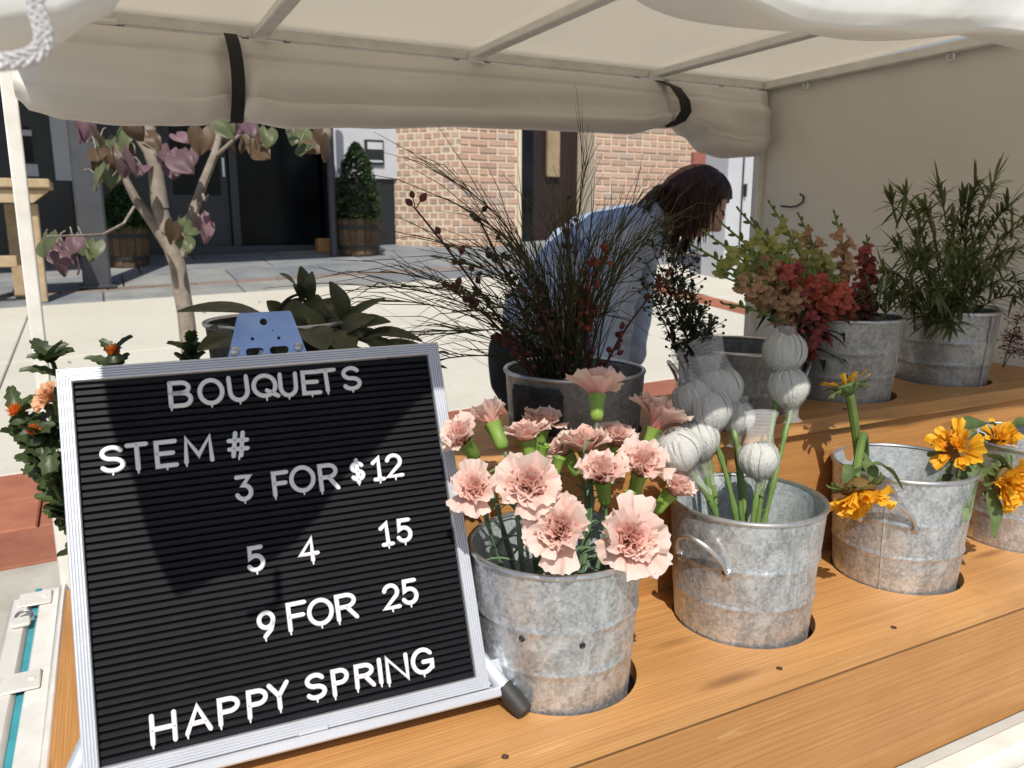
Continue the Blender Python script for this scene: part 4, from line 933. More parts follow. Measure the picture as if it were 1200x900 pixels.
def inner(seed, tmax=56, n=34):
    rs = random.Random(seed); m2 = MB()
    for k in range(n):
        q_ = MB(); a = radians(3+tmax*(k/n)**1.2); q_.grid(petal_fn(rs.uniform(.66,.98), rs.uniform(.22,.36), .02, a*1.25, rs.uniform(.14,.22), seed*50+k, .09), 6, 9)
        m2.merge(q_, Matrix.Rotation(k*2.4+rs.uniform(-.3,.3), 4, 'Z'))
    return m2.mesh('inner_petals', 'carn_inner', 80)
CI = [inner(s_) for s_ in (1,2,3)]; CIf = [inner(s_, 46, 22) for s_ in (4,5)]
cx_ = MB(); cx_.lathe([(.003,-1.0),(.20,-.97),(.27,-.8),(.27,-.45),(.30,-.1),(.36,.08),(.30,.10),(.2,-.05)], 20, wob=lambda a, i: 1+(.10*sin(5*a) if i > 3 else .03*sin(5*a)))
CALY = cx_.mesh('calyx', 'calyx', 60)
def stem_tube(pts, r0, r1, nodes=True):
    m2 = MB(); n = len(pts); rr = [r0+(r1-r0)*i/(n-1) for i in range(n)]
    if nodes:
        for i in range(3, n-2, 5): rr[i] *= 1.45
    m2.tube(pts, rr, 8); return m2
def blade(m2, p, d, L, w_, droop=.3, side=None, n=5):
    d = d.normalized(); side = (side or d.cross(V(0,0,1))).normalized()
    vs = []
    for i in range(n+1):
        t = i/n; q_ = p+d*L*t-V(0,0,1)*droop*L*t*t; ww = w_*(sin(pi*min(.98,.12+.86*t))**.8)
        nrm = side.cross(d).normalized(); vs += [q_-side*ww+nrm*ww*.35, q_, q_+side*ww+nrm*ww*.35]
    fs = []
    for i in range(n): fs += [(3*i,3*i+1,3*i+4,3*i+3),(3*i+1,3*i+2,3*i+5,3*i+4)]
    m2.add(vs, fs, [(j/2, i/n) for i in range(n+1) for j in range(3)])
CARN = [
 (700,452,.93,70,(.05,.85,-.35),'shaded pink carnation seen from below, highest, against the black chalk label'),
 (574,488,.90,58,(-.35,.8,-.25),'pale pink carnation tipped left, upper left one below the bright pavement'),
 (540,512,.885,60,(-.35,.55,.55),'small pink carnation half hidden by the right edge of the letter board'),
 (617,508,.90,56,(-.15,.95,.0),'cream pink fan shaped carnation between the two shaded back ones'),
 (636,494,.98,58,(.1,.9,.2),'dull shaded pink carnation just under the black chalk label'),
 (659,526,.93,50,(-.45,.7,.1),'narrow pale carnation beside a green bud in the middle of the bunch'),
 (686,518,.90,66,(-.15,.95,.05),'pale pink carnation above a long bright green calyx in the centre'),
 (722,512,.93,60,(.1,.95,.3),'frilly topped pink carnation behind the centre of the bunch'),
 (772,488,.92,78,(.35,.9,.0),'large side view carnation leaning right, topmost of the sunlit ones'),
 (556,574,.84,66,(-.15,.55,.75),'round pink carnation overlapping the silver frame of the letter board'),
 (619,570,.81,84,(-.02,.45,.85),'large open pink carnation facing forward left of centre'),
 (705,556,.86,70,(-.15,.9,.4),'flat pink carnation in the middle right of the bunch'),
 (752,546,.85,76,(.15,.85,.45),'domed salmon pink carnation right of the middle'),
 (792,570,.86,58,(.55,.75,.2),'pink carnation at far right leaning over toward the netted white heads'),
 (657,622,.77,84,(-.2,.35,.88),'deep pink centred carnation hanging over the front rim of its bucket'),
 (737,632,.765,92,(.2,.3,.88),'largest pink carnation, lowest right, hanging over the bucket rim'),
]
c1 = V(B_low[0][0], B_low[0][1], 0)
for i, (px, py, Y, dp, fc, lb_) in enumerate(CARN):
    ctr = P(px, py, Y); ax_ = axis_of(fc); dm = dp/930*dist_of(ctr)*1.0; Rr = dm/2/.80; fan = fc[2] < .35
    org = ctr-ax_*Rr*(.34 if not fan else .42)
    base = c1+V((org.x-c1.x)*.35+R(-.03,.03), (org.y-c1.y)*.3+R(-.02,.03), .0)
    t = thing('carnation', lb_, 'carnation', base, 'pale pink carnations in the first bucket')
    M = frame(org-base, ax_, roll=R(0,6)) @ Matrix.Scale(Rr, 4)
    no = 8
    for k in range(no):
        me = random.choice(CPf if fan else CP); link('petal', me, t, M @ Matrix.Rotation(2*pi*k/no+R(-.22,.22), 4, 'Z') @ Matrix.Rotation(R(-.30,.20), 4, 'X') @ Matrix.Rotation(R(-.2,.2), 4, 'Y') @ Matrix.Scale(R(.85,1.12), 4))
    for k in range(8):
        link('petal', random.choice(CPf if fan else CPm), t, M @ Matrix.Rotation(2*pi*(k+.4)/8+R(-.2,.2), 4, 'Z') @ Matrix.Rotation(R(-.05,.2), 4, 'X') @ Matrix.Scale(.92, 4))
    link('inner_petals', random.choice(CIf if fan else CI), t, M, kind='stuff')
    cl = .034; link('calyx', CALY, t, frame(org-base+ax_*.004, ax_) @ Matrix.Scale(cl, 4))
    s0 = org-ax_*cl; mid = s0-ax_*.06*(1 if not fan else .8); mid.z = min(mid.z, s0.z-.02)
    pts = bez(s0, mid, base, 14); o = stem_tube(pts, .0024, .0030).obj('stem', 'stem_blue', t)
    m2 = MB()
    for k in (3, 6, 9, 11):
        p = pts[k]; a = R(0,6.28)
        for s_ in (0, pi): blade(m2, p, V(cos(a+s_),sin(a+s_),R(.5,1.1)), R(.04,.08), .0032, .55)
    m2.obj('leaves', 'stem_blue', t, 0)
for i, (px, py, Y) in enumerate(((637,533,.89),(655,548,.86),(738,588,.84))):
    p = P(px, py, Y); base = c1+V(R(-.03,.03),R(-.03,.03),.0)
    t = thing('carnation_bud', ['small closed green carnation bud beside the narrow pale carnation','closed green bud above the front carnations in the middle','green bud tucked under the domed carnation at right'][i], 'flower bud', base, 'green carnation buds')
    link('bud', CALY, t, frame(p-base+V(0,0,.012), (R(-.3,.3),R(-.4,.2),1)) @ Matrix.Scale(.024, 4)); stem_tube(bez(p-V(0,0,.01), p-V(0,0,.06), base, 12), .0016, .0022).obj('stem', 'stem_blue', t)
# eucalyptus-like rounded grey leaves inside the carnation bucket are dried stems: netted white heads in the second bucket
def mum_ball(seed):                          # closed chrysanthemum: slender petals wrapped over a round core
    rs = random.Random(seed); m2 = MB()
    pr = [(.05,-1.15),(.22,-1.02),(.40,-.85),(.62,-.62),(.83,-.32),(.93,0),(.90,.3),(.78,.56),(.55,.76),(.30,.86),(.02,.88)]
    m2.lathe(pr, 40, uv=True)
    def prof(s_):                            # ball outline, s_ from stem to crown
        x = s_*(len(pr)-1); i = min(len(pr)-2, int(x)); f = x-i; return pr[i][0]+(pr[i+1][0]-pr[i][0])*f, pr[i][1]+(pr[i+1][1]-pr[i][1])*f
    for k in range(58):
        a0 = k*2.39996+rs.uniform(-.08,.08); lay = rs.uniform(.02,.13); s0 = rs.uniform(.12,.30); s1 = rs.uniform(.74,.98); wd = rs.uniform(.10,.15); tw = rs.uniform(-.25,.25); fl = rs.uniform(0,.16)
        q_ = MB()
        def fn(u, v):
            s_ = s0+(s1-s0)*u; r_, z = prof(s_); t = (v-.5)*2; w_ = wd*(sin(pi*min(.97,.10+.86*u))**.6); rr = r_+lay+.035*(1-t*t)+fl*u**5
            a = a0+tw*u; tx = V(-sin(a), cos(a), 0); rd_ = V(cos(a), sin(a), 0); return rd_*rr+tx*(w_*t)+V(0,0,z+fl*.9*u**5)
        q_.grid(fn, 8, 4); q_.uv = [(u_, .3+.7*v_) for u_, v_ in q_.uv]; m2.merge(q_)
    return m2.mesh('flower_head', 'mum_white', 70)
MUM = [mum_ball(i) for i in range(3)]
def net_me(kind, seed):                      # tight net tube, flattened and creased above the ball
    rs = random.Random(seed); m2 = MB()
    if kind == 'up': pr = [(.12,-1.75),(.20,-1.45),(.40,-1.02),(.74,-.66),(.98,-.34),(1.08,0),(1.05,.32),(.92,.62),(.74,.92),(.62,1.3),(.58,1.75),(.62,2.2),(.70,2.6)]
    elif kind == 'short': pr = [(.50,-1.72),(.30,-1.5),(.40,-1.02),(.74,-.66),(.98,-.34),(1.08,0),(1.05,.32),(.92,.62),(.72,.86),(.55,1.02),(.50,1.30)]
    else: pr = [(.66,-2.3),(.48,-1.85),(.34,-1.45),(.44,-1.02),(.74,-.66),(.98,-.34),(1.08,0),(1.05,.32),(.90,.66),(.6,.94),(.3,1.06)]
    p2 = []
    for (a, b), (c_, d) in zip(pr, pr[1:]): p2 += [(a+(c_-a)*k/4, b+(d-b)*k/4) for k in range(4)]
    p2.append(pr[-1]); ph = rs.uniform(0,6); ln = (rs.uniform(-.12,.12), rs.uniform(-.12,.12))
    m2.lathe(p2, 40, uv=True)
    vs = []
    for x, y, z in m2.v:
        t = max(0, z-.75)/1.8 if kind != 'down' else max(0, -1.3-z)/1.0
        fl = 1-.62*min(1, t*1.6); a = math.atan2(y, x); rg = 1+.07*sin(5*a+ph+z*2)*min(1, t*2)+.10*max(0, t-.75)*sin(9*a+ph)
        vs.append((x*rg*(1+.18*min(1,t*1.6))+ln[0]*t*t*2, y*rg*fl+ln[1]*t*t*2, z+.16*max(0,t-.6)*sin(2*a+ph)))
    m2.v = vs; m2.uv = [(u*2.6, v*3.4) for u, v in m2.uv]; return m2.mesh('net_sleeve', 'net', 80)
NET = {k: [net_me(k, i) for i in range(2)] for k in ('up','short','down')}
NM = [ # px,py of ball, Y, ball width px, lean (right,up,toward), net kind, label
 (889,540,.875,41,(.0,1,.05),'up','lone sunlit white head with net sleeve standing open above it'),
 (924,455,.93,42,(-.12,1,.0),'short','white netted head on the long green stem, lower of the stacked pair at right'),
 (919,414,.955,44,(.1,1,.05),'short','topmost shaded white netted head against the snapdragon bucket'),
 (831,482,.945,46,(-.15,1,.05),'up','shaded white netted head in front of the dim cluster, left of the middle stems'),
 (846,456,.975,44,(-.28,1,0),'up','shaded netted head at the back of the cluster with a tilted sleeve'),
 (812,470,.97,42,(-.3,1,0),'up','dim netted head at the rear left of the shaded cluster'),
 (864,490,.955,36,(.1,1,0),'short','smallest shaded netted head, right side of the dim cluster'),
 (796,528,.87,46,(-.45,.8,.3),'down','sunlit netted head leaning far left beside the carnations'),
 (818,516,.945,44,(-.2,.95,.1),'down','half shaded netted head low in the cluster above the bucket rim'),
]
c2 = V(B_low[1][0], B_low[1][1], 0)
for i, (px, py, Y, wp, ln, kd, lb_) in enumerate(NM):
    ctr = P(px, py, Y); ax_ = axis_of(ln); rr = wp/930*dist_of(ctr)/2/1.03*1.12
    base = c2+V((ctr.x-c2.x)*.3+R(-.02,.02), (ctr.y-c2.y)*.2+R(-.03,.02), .0)
    t = thing('netted_flower', lb_, 'netted flower', base, 'white netted flower heads in the second bucket')
    M = frame(ctr-base, ax_, roll=R(0,6)) @ Matrix.Scale(rr, 4)
    link('flower_head', MUM[i % 3], t, M); link('net_sleeve', NET[kd][i % 2], t, M @ Matrix.Scale(1.02,4))
    s0 = ctr-ax_*rr*1.1; mid = s0-ax_*.08; mid.x += (base.x-mid.x)*.45; mid.y += (base.y-mid.y)*.45
    pts = bez(s0, mid, base, 16); stem_tube(pts, .0036, .0042).obj('stem', 'stem_green', t)
    m2 = MB()
    for k in (5, 9): 
        a = R(0,6); blade(m2, pts[k], V(cos(a),sin(a),.9), R(.012,.035), .0016, .1)
    m2.obj('side_shoots', 'stem_green', t, 0)
# ---- sunflowers
SPm = [MB().grid(petal_fn(1, .20, .9, radians(a), .05, 60+i, .0), 6, 6).mesh('petal', 'sun_petal', 80) for i, a in enumerate((80, 100, 70, 60))]
SPc = [MB().grid(petal_fn(.85, .24, .5, radians(a), .20, 70+i, .03), 7, 6).mesh('petal', 'sun_petal', 80) for i, a in enumerate((40, 62, 82))]
BRm = [MB().grid(petal_fn(.75, .16, 1.2, radians(a), .06, 80+i, .0), 5, 4).mesh('bract', 'sun_green', 80) for i, a in enumerate((100, 120, 140))]
def sunflower(lab, face_p, axis, rad, back, npet, curly, base, ctrl, rst=.006, leafs=()):
    t = thing('sunflower', lab, 'sunflower', base, 'sunflowers in the right hand buckets')
    axis = axis.normalized(); M = frame(face_p-base, axis, roll=R(0,6)) @ Matrix.Scale(rad, 4)
    m2 = MB(); m2.lathe([(.001,-.42),(.16,-.40),(.30,-.30),(.50,-.12),(.56,.0),(.50,.08),(.3,.12),(.001,.10)], 22, wob=lambda a, i: 1+.05*sin(8*a)); link('disc', m2.mesh('disc','sun_green' if back else 'sun_disc'), t, M)
    for k in range(npet):
        pm = random.choice(SPc if curly else SPm); link('petal', pm, t, M @ Matrix.Rotation(2*pi*k/npet*(1 if not curly else 2.4)+R(-.2,.2), 4, 'Z') @ Matrix.Translation((0,.30 if curly else .42,.02 if not curly else R(-.05,.1))) @ Matrix.Rotation(R(-.4,.35), 4, 'X') @ Matrix.Scale(R(.7,1.15) if curly else R(.6,.85), 4))
    if curly:
        for k in range(10): link('petal', random.choice(SPc), t, M @ Matrix.Rotation(k*2.4+R(-.2,.2), 4, 'Z') @ Matrix.Translation((0,.06,.06)) @ Matrix.Rotation(R(.2,.7), 4, 'X') @ Matrix.Scale(R(.6,.85), 4))
    for k in range(15): link('bract', random.choice(BRm), t, M @ Matrix.Rotation(2*pi*k/15+R(-.1,.1), 4, 'Z') @ Matrix.Translation((0,.34,-.10)) @ Matrix.Rotation(R(-.3,.3), 4, 'X') @ Matrix.Scale(R(.7,.95), 4))
    s0 = face_p-axis*rad*.38; stem_tube(bez(s0, ctrl, base, 18), rst*1.15, rst, False).obj('stem', 'stem_green', t)
    for (p, d, L, w_, dr) in leafs:
        m2 = MB()
        def fn(u, v, p=p, d=d, L=L, w_=w_, dr=dr):
            dd = d.normalized(); sd = dd.cross(V(0,0,1)).normalized(); nn = sd.cross(dd); tt_ = (v-.5)*2
            ww = w_*(sin(pi*min(.985,.07+.9*u**.85))**.75)
            return p+dd*L*u-V(0,0,1)*dr*L*u*u+sd*ww*tt_+nn*(abs(tt_)*ww*.4+.10*w_*sin(u*9+tt_*3))
        m2.grid(fn, 10, 6); m2.obj('leaf', 'sun_green', t, 70)
    return t
c3 = V(B_low[2][0], B_low[2][1], .02); c4 = V(B_low[3][0], B_low[3][1], .02)
p = P(1006,574,.80); pk = P(1022,510,.88)
sunflower('orange sunflower hanging upside down over the left rim of its bucket', p, V(-.12,-.50,-.86), .046, False, 40, True, c3+V(-.02,.05,0), P(1020,430,.93), .006,
   [(P(1005,548,.825), V(-.6,-.2,.2), .05, .014, .6), (P(1022,545,.82), V(.7,-.3,.1), .055, .013, .9), (P(1012,540,.84), V(.1,-.5,-.9), .04, .018, .1)])
p = P(992,452,.90)
sunflower('upright sunflower seen from behind with few yellow petals above the bucket', p, V(-.15,.35,.90), .040, True, 9, False, c3+V(-.05,.02,0), P(1008,520,.90), .0065,
   [(P(1010,530,.895), V(.15,-.3,-1), .055, .017, .0)])
p = P(1122,527,.80)
sunflower('yellow sunflower with broad petals, left one of the right edge pair', p, V(-.65,-.30,.62), .045, False, 18, True, c4+V(-.03,.02,0), P(1160,520,.86), .0065,
   [(P(1130,505,.82), V(.8,-.1,.35), .075, .024, .35), (P(1140,530,.80), V(.75,-.3,-.1), .07, .02, .3), (P(1100,580,.80), V(.45,-.0,1.), .075, .010, .5)])
p = P(1176,562,.78)
sunflower('ruffled golden sunflower with long hanging green leaf at the right edge', p, V(.10,-.85,-.10), .050, False, 40, True, c4+V(.0,.0,0), P(1190,520,.86), .0065,
   [(P(1158,572,.785), V(.0,-.25,-1), .085, .019, .0), (P(1128,565,.79), V(-.4,-.4,-.3), .06, .012, .4), (P(1150,550,.79), V(-.6,-.3,.3), .06, .018, .5), (P(1128,545,.79), V(-.2,-.3,-.5), .06, .016, .2)])
p = P(1168,515,.90)
sunflower('small orange sunflower almost hidden behind leaves near the right edge', p, V(-.2,-.6,.5), .036, False, 16, True, c4+V(.02,.05,0), P(1190,530,.95), .005, [(P(1190,500,.93), V(.7,-.2,.3), .06, .018, .3)])
# ---- generic sprays
def spray(name, lab, cat, group, base, ctrl, tip, r0, r1, smat, build):
    t = thing(name, lab, cat, base, group); pts = bez(base, ctrl, tip, 16); m2 = MB(); n = len(pts)
    m2.tube(pts, [r0+(r1-r0)*i/(n-1) for i in range(n)], 6); m2.obj('stem', smat, t); build(t, pts); return t
ORD = 'first second third fourth fifth sixth seventh eighth ninth tenth eleventh twelfth thirteenth fourteenth fifteenth sixteenth seventeenth eighteenth nineteenth twentieth'.split()+['twenty-'+x for x in 'first second third fourth fifth sixth seventh eighth ninth'.split()]+['thirtieth']+['thirty-'+x for x in 'first second third fourth fifth sixth seventh eighth ninth'.split()]+['fortieth']+['forty-'+x for x in 'first second third fourth fifth sixth seventh'.split()]
def ranks(l):                              # place of each tip counted from the left
    o = sorted(range(len(l)), key=lambda i: l[i][0]+l[i][1]*.01); r = [0]*len(l)
    for k, i in enumerate(o): r[i] = k
    return [ORD[k] for k in r]
def tang(pts, i): return (pts[min(i+1,len(pts)-1)]-pts[max(i-1,0)]).normalized()
# needle foliage in bucket u1
u1 = V(.685, 1.12, .20)
NT = [(508,200,1.12),(690,185,1.15),(515,230,1.1),(430,335,1.12),(446,318,1.10),(438,352,1.16),(462,392,1.10),(484,275,1.14),(560,292,1.20),(590,285,1.2),(640,265,1.2),(672,235,1.2),(735,265,1.15),(755,275,1.1),(690,280,1.0),(660,260,1.0),(620,280,.98),(590,300,1.0),(560,320,1.0),(505,300,1.05),(470,335,1.06),(780,270,1.15),(745,290,1.02),(710,300,.98),(800,250,1.2),(530,365,1.0),(480,430,1.08),(770,220,1.22),(640,320,.97),(675,330,.96),(605,335,1.0),(730,330,1.0),(570,360,.99),(550,345,1.02),(590,345,1.0),(625,360,1.0),(660,365,.99),(690,350,1.02),(715,370,1.0),(540,390,1.02),(600,380,1.0),(655,300,1.25),(700,280,1.25),(610,300,1.25)]
NR = ranks(NT)
for i, (px, py, Y) in enumerate(NT):
    tip = P(px, py, Y); base = u1+V(R(-.06,.06), R(-.05,.05), 0); mouth = V(u1.x+(tip.x-u1.x)*.22+R(-.02,.02), u1.y+(tip.y-u1.y)*.2+R(-.02,.03), .40)
    ctrl = mouth*1.6-base*.3-tip*.3; ctrl.z = max(.40, (mouth.z+tip.z)/2+.04)
    def nb(t, pts):
        m2 = MB(); L0 = (pts[-1]-pts[0]).length
        for k in range(24):
            f = R(.20,.97); j = int(f*16); p = pts[j].lerp(pts[min(16,j+1)], f*16-j); d = tang(pts, j)
            dd = (d*1.0+V(R(-1,1),R(-1,1),R(-.6,.9))*.34).normalized(); L = R(.07,.17)
            q_ = p+dd*L*.55+V(0,0,R(-.004,.006)); e = p+dd*L+V(R(-.01,.01),R(-.01,.01),-R(0,.03))
            m2.tube([p,q_,e], [.0008,.0007,.0003], 3, cap=False)
        m2.obj('needles', 'needle', t, 0, kind='stuff')
    spray('needle_spray', f'wiry needle spray in the chalk label bucket, its tip {NR[i]} from the left', 'greenery', 'needle sprays in the chalk label bucket', base, ctrl, tip, .0020, .0009, 'needle', nb)
# brown budded twigs among them
BT = [(487,245,1.08,'bud_red','bare brown twig with knobbly buds reaching far left over the pavement'),(560,255,1.15,'twig','thin brown twig with dark buds in front of the brick bay'),(665,235,1.12,'twig','curly tipped brown twig in front of the dark doorway'),(705,296,1.0,'bud_coral','reddish stem topped with coral buds in front of the blue shirt'),(532,342,1.03,'bud_red','low twig ending in a dark red bud cluster over the pavement'),(780,330,1.0,'bud_red','short dark red budded twig by the half empty bucket'),(690,320,1.05,'bud_coral','lower coral budded stem in front of the blue shirt'),(620,330,1.0,'twig','short brown twig in the thick of the needles')]
for px, py, Y, bm_, lb_ in BT:
    tip = P(px, py, Y); base = u1+V(R(-.05,.05),R(-.05,.05),0); ctrl = (base+tip)/2+V(0,0,.05); ctrl = V(u1.x+(tip.x-u1.x)*.35, u1.y+(tip.y-u1.y)*.3, .42)
    def tb(t, pts):
        m2 = MB(); w2 = MB()
        for k in range(26):
            j = random.randint(7, 16); p = pts[j]; d = tang(pts, j); q_ = p+V(R(-1,1),R(-1,1),R(-.4,1)).normalized()*R(.006,.022)+d*.006
            w2.tube([p,q_], [.0009,.0006], 4); s_ = R(.003,.0058)
            m2.lathe([(.0005,-s_*1.3),(s_*.8,-s_*.6),(s_,0),(s_*.7,s_*.8),(.0005,s_*1.4)], 7, M=frame(q_, q_-p))
        w2.obj('twiglets', 'twig', t, 60, kind='stuff'); m2.obj('buds', bm_, t, 60, kind='stuff')
    spray('budded_twig', lb_, 'twig', 'budded twigs in the chalk label bucket', base, ctrl, tip, .0030, .0014, 'twig', tb)
# dark stems in bucket u2
u2 = V(1.06, 1.135, .18)
DT = [(752,330,1.05),(765,290,1.1),(780,262,1.12),(790,300,1.0),(800,320,1.05),(812,345,1.02),(830,395,.99),(822,362,1.03),(770,350,1.0),(758,310,1.15),(806,300,1.15),(838,380,1.02),(785,330,1.15),(776,275,1.05)]
DR = ranks(DT)
for i, (px, py, Y) in enumerate(DT):
    tip = P(px, py, Y); base = u2+V(R(-.06,.0),R(-.05,.05),0); ctrl = V(u2.x-.06+(tip.x-u2.x)*.3, u2.y, .40)
    def db(t, pts):
        m2 = MB()
        for k in range(105):
            j = random.randint(5, 16); p = pts[j]; d = V(R(-1,1),R(-1,1),R(-.2,1)).normalized(); L = R(.008,.02)
            if random.random() < .35: q_ = p+d*L*1.6; m2.tube([p,q_],[.0006,.0005],3); s_ = R(.002,.004); m2.lathe([(.0003,-s_),(s_,0),(.0003,s_)], 6, M=frame(q_, d))
            else: blade(m2, p, d, L*1.6, R(.002,.0038), .2, n=3)
        m2.obj('leaflets', 'dark_leaf', t, 0, kind='stuff')
    spray('dark_stem', f'thin dark budded stem in the half empty bucket, its tip {DR[i]} from the left', 'greenery', 'dark stems in the half empty bucket', base, ctrl, tip, .0016, .0008, 'dark_leaf', db)
# ---- snapdragons
def floret_me(seed, mat, open_):
    m2 = MB(); rs = random.Random(seed)
    m2.lathe([(.12,0),(.22,.15),(.26,.4),(.30,.62),(.22,.78),(.02,.84)], 9, wob=lambda a, i: 1+.12*sin(2*a+seed)+.05*sin(5*a))
    for a0, n_, L in ((-.7,2,.55*open_),(pi-.9,3,.62*open_)):
        for k in range(n_):
            q_ = MB(); q_.grid(petal_fn(L, .27, .5, radians(105), .10, seed*9+k, .02), 5, 5); m2.merge(q_, Matrix.Translation((0,0,.48)) @ Matrix.Rotation(a0+k*.75, 4, 'Z') @ Matrix.Translation((0,.12,0)))
    return m2.mesh('floret', mat, 70)
FL = {k: [floret_me(s_, k, 1.) for s_ in (1,2)] for k in ('snap_peach','snap_yellow','snap_red','snap_coral')}
bdm = MB(); bdm.lathe([(.001,0),(.18,.1),(.22,.35),(.15,.7),(.001,.9)], 7); BUD = bdm.mesh('bud', 'snap_green')
u3 = V(1.315, 1.122, .25)
SN = [ (812,288,1.05,-.07,('snap_peach','snap_yellow'),'greenish peach snapdragon lowest in front of the woman\'s chin'), (846,262,1.08,-.04,('snap_peach','snap_yellow'),'pale snapdragon spike between the woman\'s face and the green tipped spikes'), (882,258,1.14,-.03,('snap_peach','snap_yellow'),'cream and green spike second from the corner post'), (852,326,1.02,-.06,('snap_red','snap_peach'),'dusky snapdragon leaning out left under the peach ones'), (872,290,1.06,-.04,('snap_peach','snap_peach'),'full peach snapdragon in the heart of the left half'),
 # tip px, Y, mouth offset, colours low->high, label
 (866,246,1.10,-.04,('snap_peach','snap_yellow'),'peach snapdragon spike with tall green bud tip before the white cabinet'),
 (902,238,1.15,-.02,('snap_peach','snap_yellow'),'yellow green snapdragon spike standing in front of the corner post'),
 (826,272,1.05,-.06,('snap_peach','snap_yellow'),'pale peach snapdragon nearest the woman\'s face'),
 (838,312,1.02,-.07,('snap_red','snap_peach'),'peach snapdragon lying out low to the left with green tip'),
 (848,356,1.02,-.08,('snap_red','snap_green'),'drooping snapdragon with a bare green tip over the pavement gap'),
 (936,252,1.16,.0,('snap_red','snap_peach'),'snapdragon with a red floret cluster on top against the beige wall'),
 (946,282,1.10,.0,('snap_peach','snap_yellow'),'cream snapdragon in the middle of the bunch'),
 (978,250,1.10,.03,('snap_red','snap_peach'),'tall separate snapdragon spike with closed top buds against the wall'),
 (1016,278,1.12,.05,('snap_red','snap_red'),'dark red snapdragon at the right side of the bunch'),
 (906,292,1.00,-.03,('snap_coral','snap_red'),'crimson snapdragon in the left centre of the bunch'),
 (942,310,.985,.0,('snap_coral','snap_coral'),'bright coral snapdragon low at the front over the bucket rim'),
 (975,322,.985,.02,('snap_coral','snap_coral'),'bright coral snapdragon beside a thick green stem, front right'),
 (880,300,1.02,-.05,('snap_red','snap_peach'),'dusty red snapdragon at the left of the bunch'),
]
for px, py, Y, mo, cs, lb_ in SN:
    tip = P(px, py, Y); base = u3+V(R(-.05,.05),R(-.04,.04),0); ctrl = V(u3.x+mo*1.2, u3.y-.02, .43)
    def sb(t, pts):
        b0 = wloc(t); n = 21; lo_ = 7 if tip.z > .56 else 6
        for k in range(n):
            f = k/(n-1); s_ = lo_+(16-lo_)*f; j = min(15, int(s_)); p = pts[j].lerp(pts[j+1], s_-j); d = tang(pts, j); a = k*2.4
            sd = d.cross(V(0,1,0)).normalized(); oth = d.cross(sd); o_ = (sd*cos(a)+oth*sin(a)+d*(.35+f*.9)).normalized()
            if f > .82: link('bud', BUD, t, frame(p-b0, o_, roll=R(0,6)) @ Matrix.Scale(.020-.010*(f-.82)/.18, 4))
            else:
                c_ = cs[0] if f < .36 else cs[1]
                if c_ == 'snap_green': link('bud', BUD, t, frame(p-b0, o_) @ Matrix.Scale(.02, 4)); continue
                link('floret', random.choice(FL[c_]), t, frame(p-b0, o_, roll=R(-.4,.4)) @ Matrix.Scale((.036-.012*f)*R(.75,1.12), 4) @ Matrix.Rotation(R(-.4,.4),4,'X'))
        m2 = MB()
        for k in range(16 if px < 960 else 34):
            j = random.randint(4, lo_+3); a = R(0,6.28); blade(m2, pts[j], V(cos(a),sin(a),R(-.2,.8)), R(.045,.09), R(.004,.007), .5)
        m2.obj('leaves', 'dark_leaf', t, 0, kind='stuff')
    spray('snapdragon', lb_, 'snapdragon', 'snapdragons in the upper bucket', base, ctrl, tip, .0038, .0018, 'stem_green', sb)
# ---- willow-like greenery in bucket u4
u4 = V(1.645, 1.122, .25)
WT = [(1045,240,1.10),(1062,232,1.12),(1085,245,1.05),(1100,222,1.15),(1130,240,1.12),(1142,222,1.1),(1165,212,1.12),(1180,245,1.05),(1198,262,1.1),(1200,290,1.05),(1052,290,1.05),(1035,320,1.03),(1075,300,1.0),(1110,290,1.0),(1140,300,1.02),(1170,300,1.0),(1095,340,.98),(1060,350,.99),(1130,355,.98),(1115,385,.985),(1190,330,1.0),(1020,345,1.05),(1205,350,1.0),(1150,270,1.2),(1115,260,1.2)]
WR = ranks(WT)
for i, (px, py, Y) in enumerate(WT):
    tip = P(px, py, Y); base = u4+V(R(-.05,.05),R(-.04,.04),0); ctrl = V(u4.x+(tip.x-u4.x)*.35, u4.y+(tip.y-u4.y)*.2, max(.44,(tip.z+.42)/2+.05))
    def wb(t, pts):
        m2 = MB()
        for k in range(66):
            j = random.randint(6, 16); p = pts[j]; d = tang(pts, j); o_ = (d*.7+V(R(-1,1),R(-1,1),R(-.8,.9))).normalized(); blade(m2, p, o_, R(.03,.068), R(.0024,.0040), R(0,.5), n=4)
        for k in range(3): blade(m2, pts[16], (tang(pts,16)+V(R(-.3,.3),R(-.3,.3),.3)).normalized(), R(.04,.07), .003, .05, n=4)
        m2.obj('leaves', 'willow_leaf', t, 0, kind='stuff')
    spray('willow_branch', f'narrow leaved green branch by the beige side wall, its tip {WR[i]} from the left', 'greenery', 'narrow leaved branches by the side wall', base, ctrl, tip, .0022, .0009, 'twig', wb)
# dark red filigree sprig at the right edge
for k, (px, py) in enumerate(((1192,395),(1200,370),(1205,420))):
    tip = P(px, py, 1.0); base = V(1.90, 1.14, ZU+.0)
    def rb(t, pts):
        m2 = MB()
        for k in range(70):
            j = random.randint(5, 16); p = pts[j]; q_ = p+V(R(-1,1),R(-1,1),R(-.6,.8)).normalized()*R(.008,.03); m2.tube([p,q_],[.0006,.0004],3); s_ = R(.0012,.0024); m2.lathe([(.0002,-s_),(s_,0),(.0002,s_)],5,c=q_)
        m2.obj('twiglets', 'bud_red', t, 0, kind='stuff')
    spray('red_sprig', ['fine dark red sprig hanging at the right picture edge above the step','uppermost dark red sprig at the right picture edge','lowest dark red sprig at the right picture edge'][k], 'sprig', 'dark red sprigs at the right edge', base, (base+tip)/2+V(0,0,.06), tip, .0012, .0006, 'twig', rb)
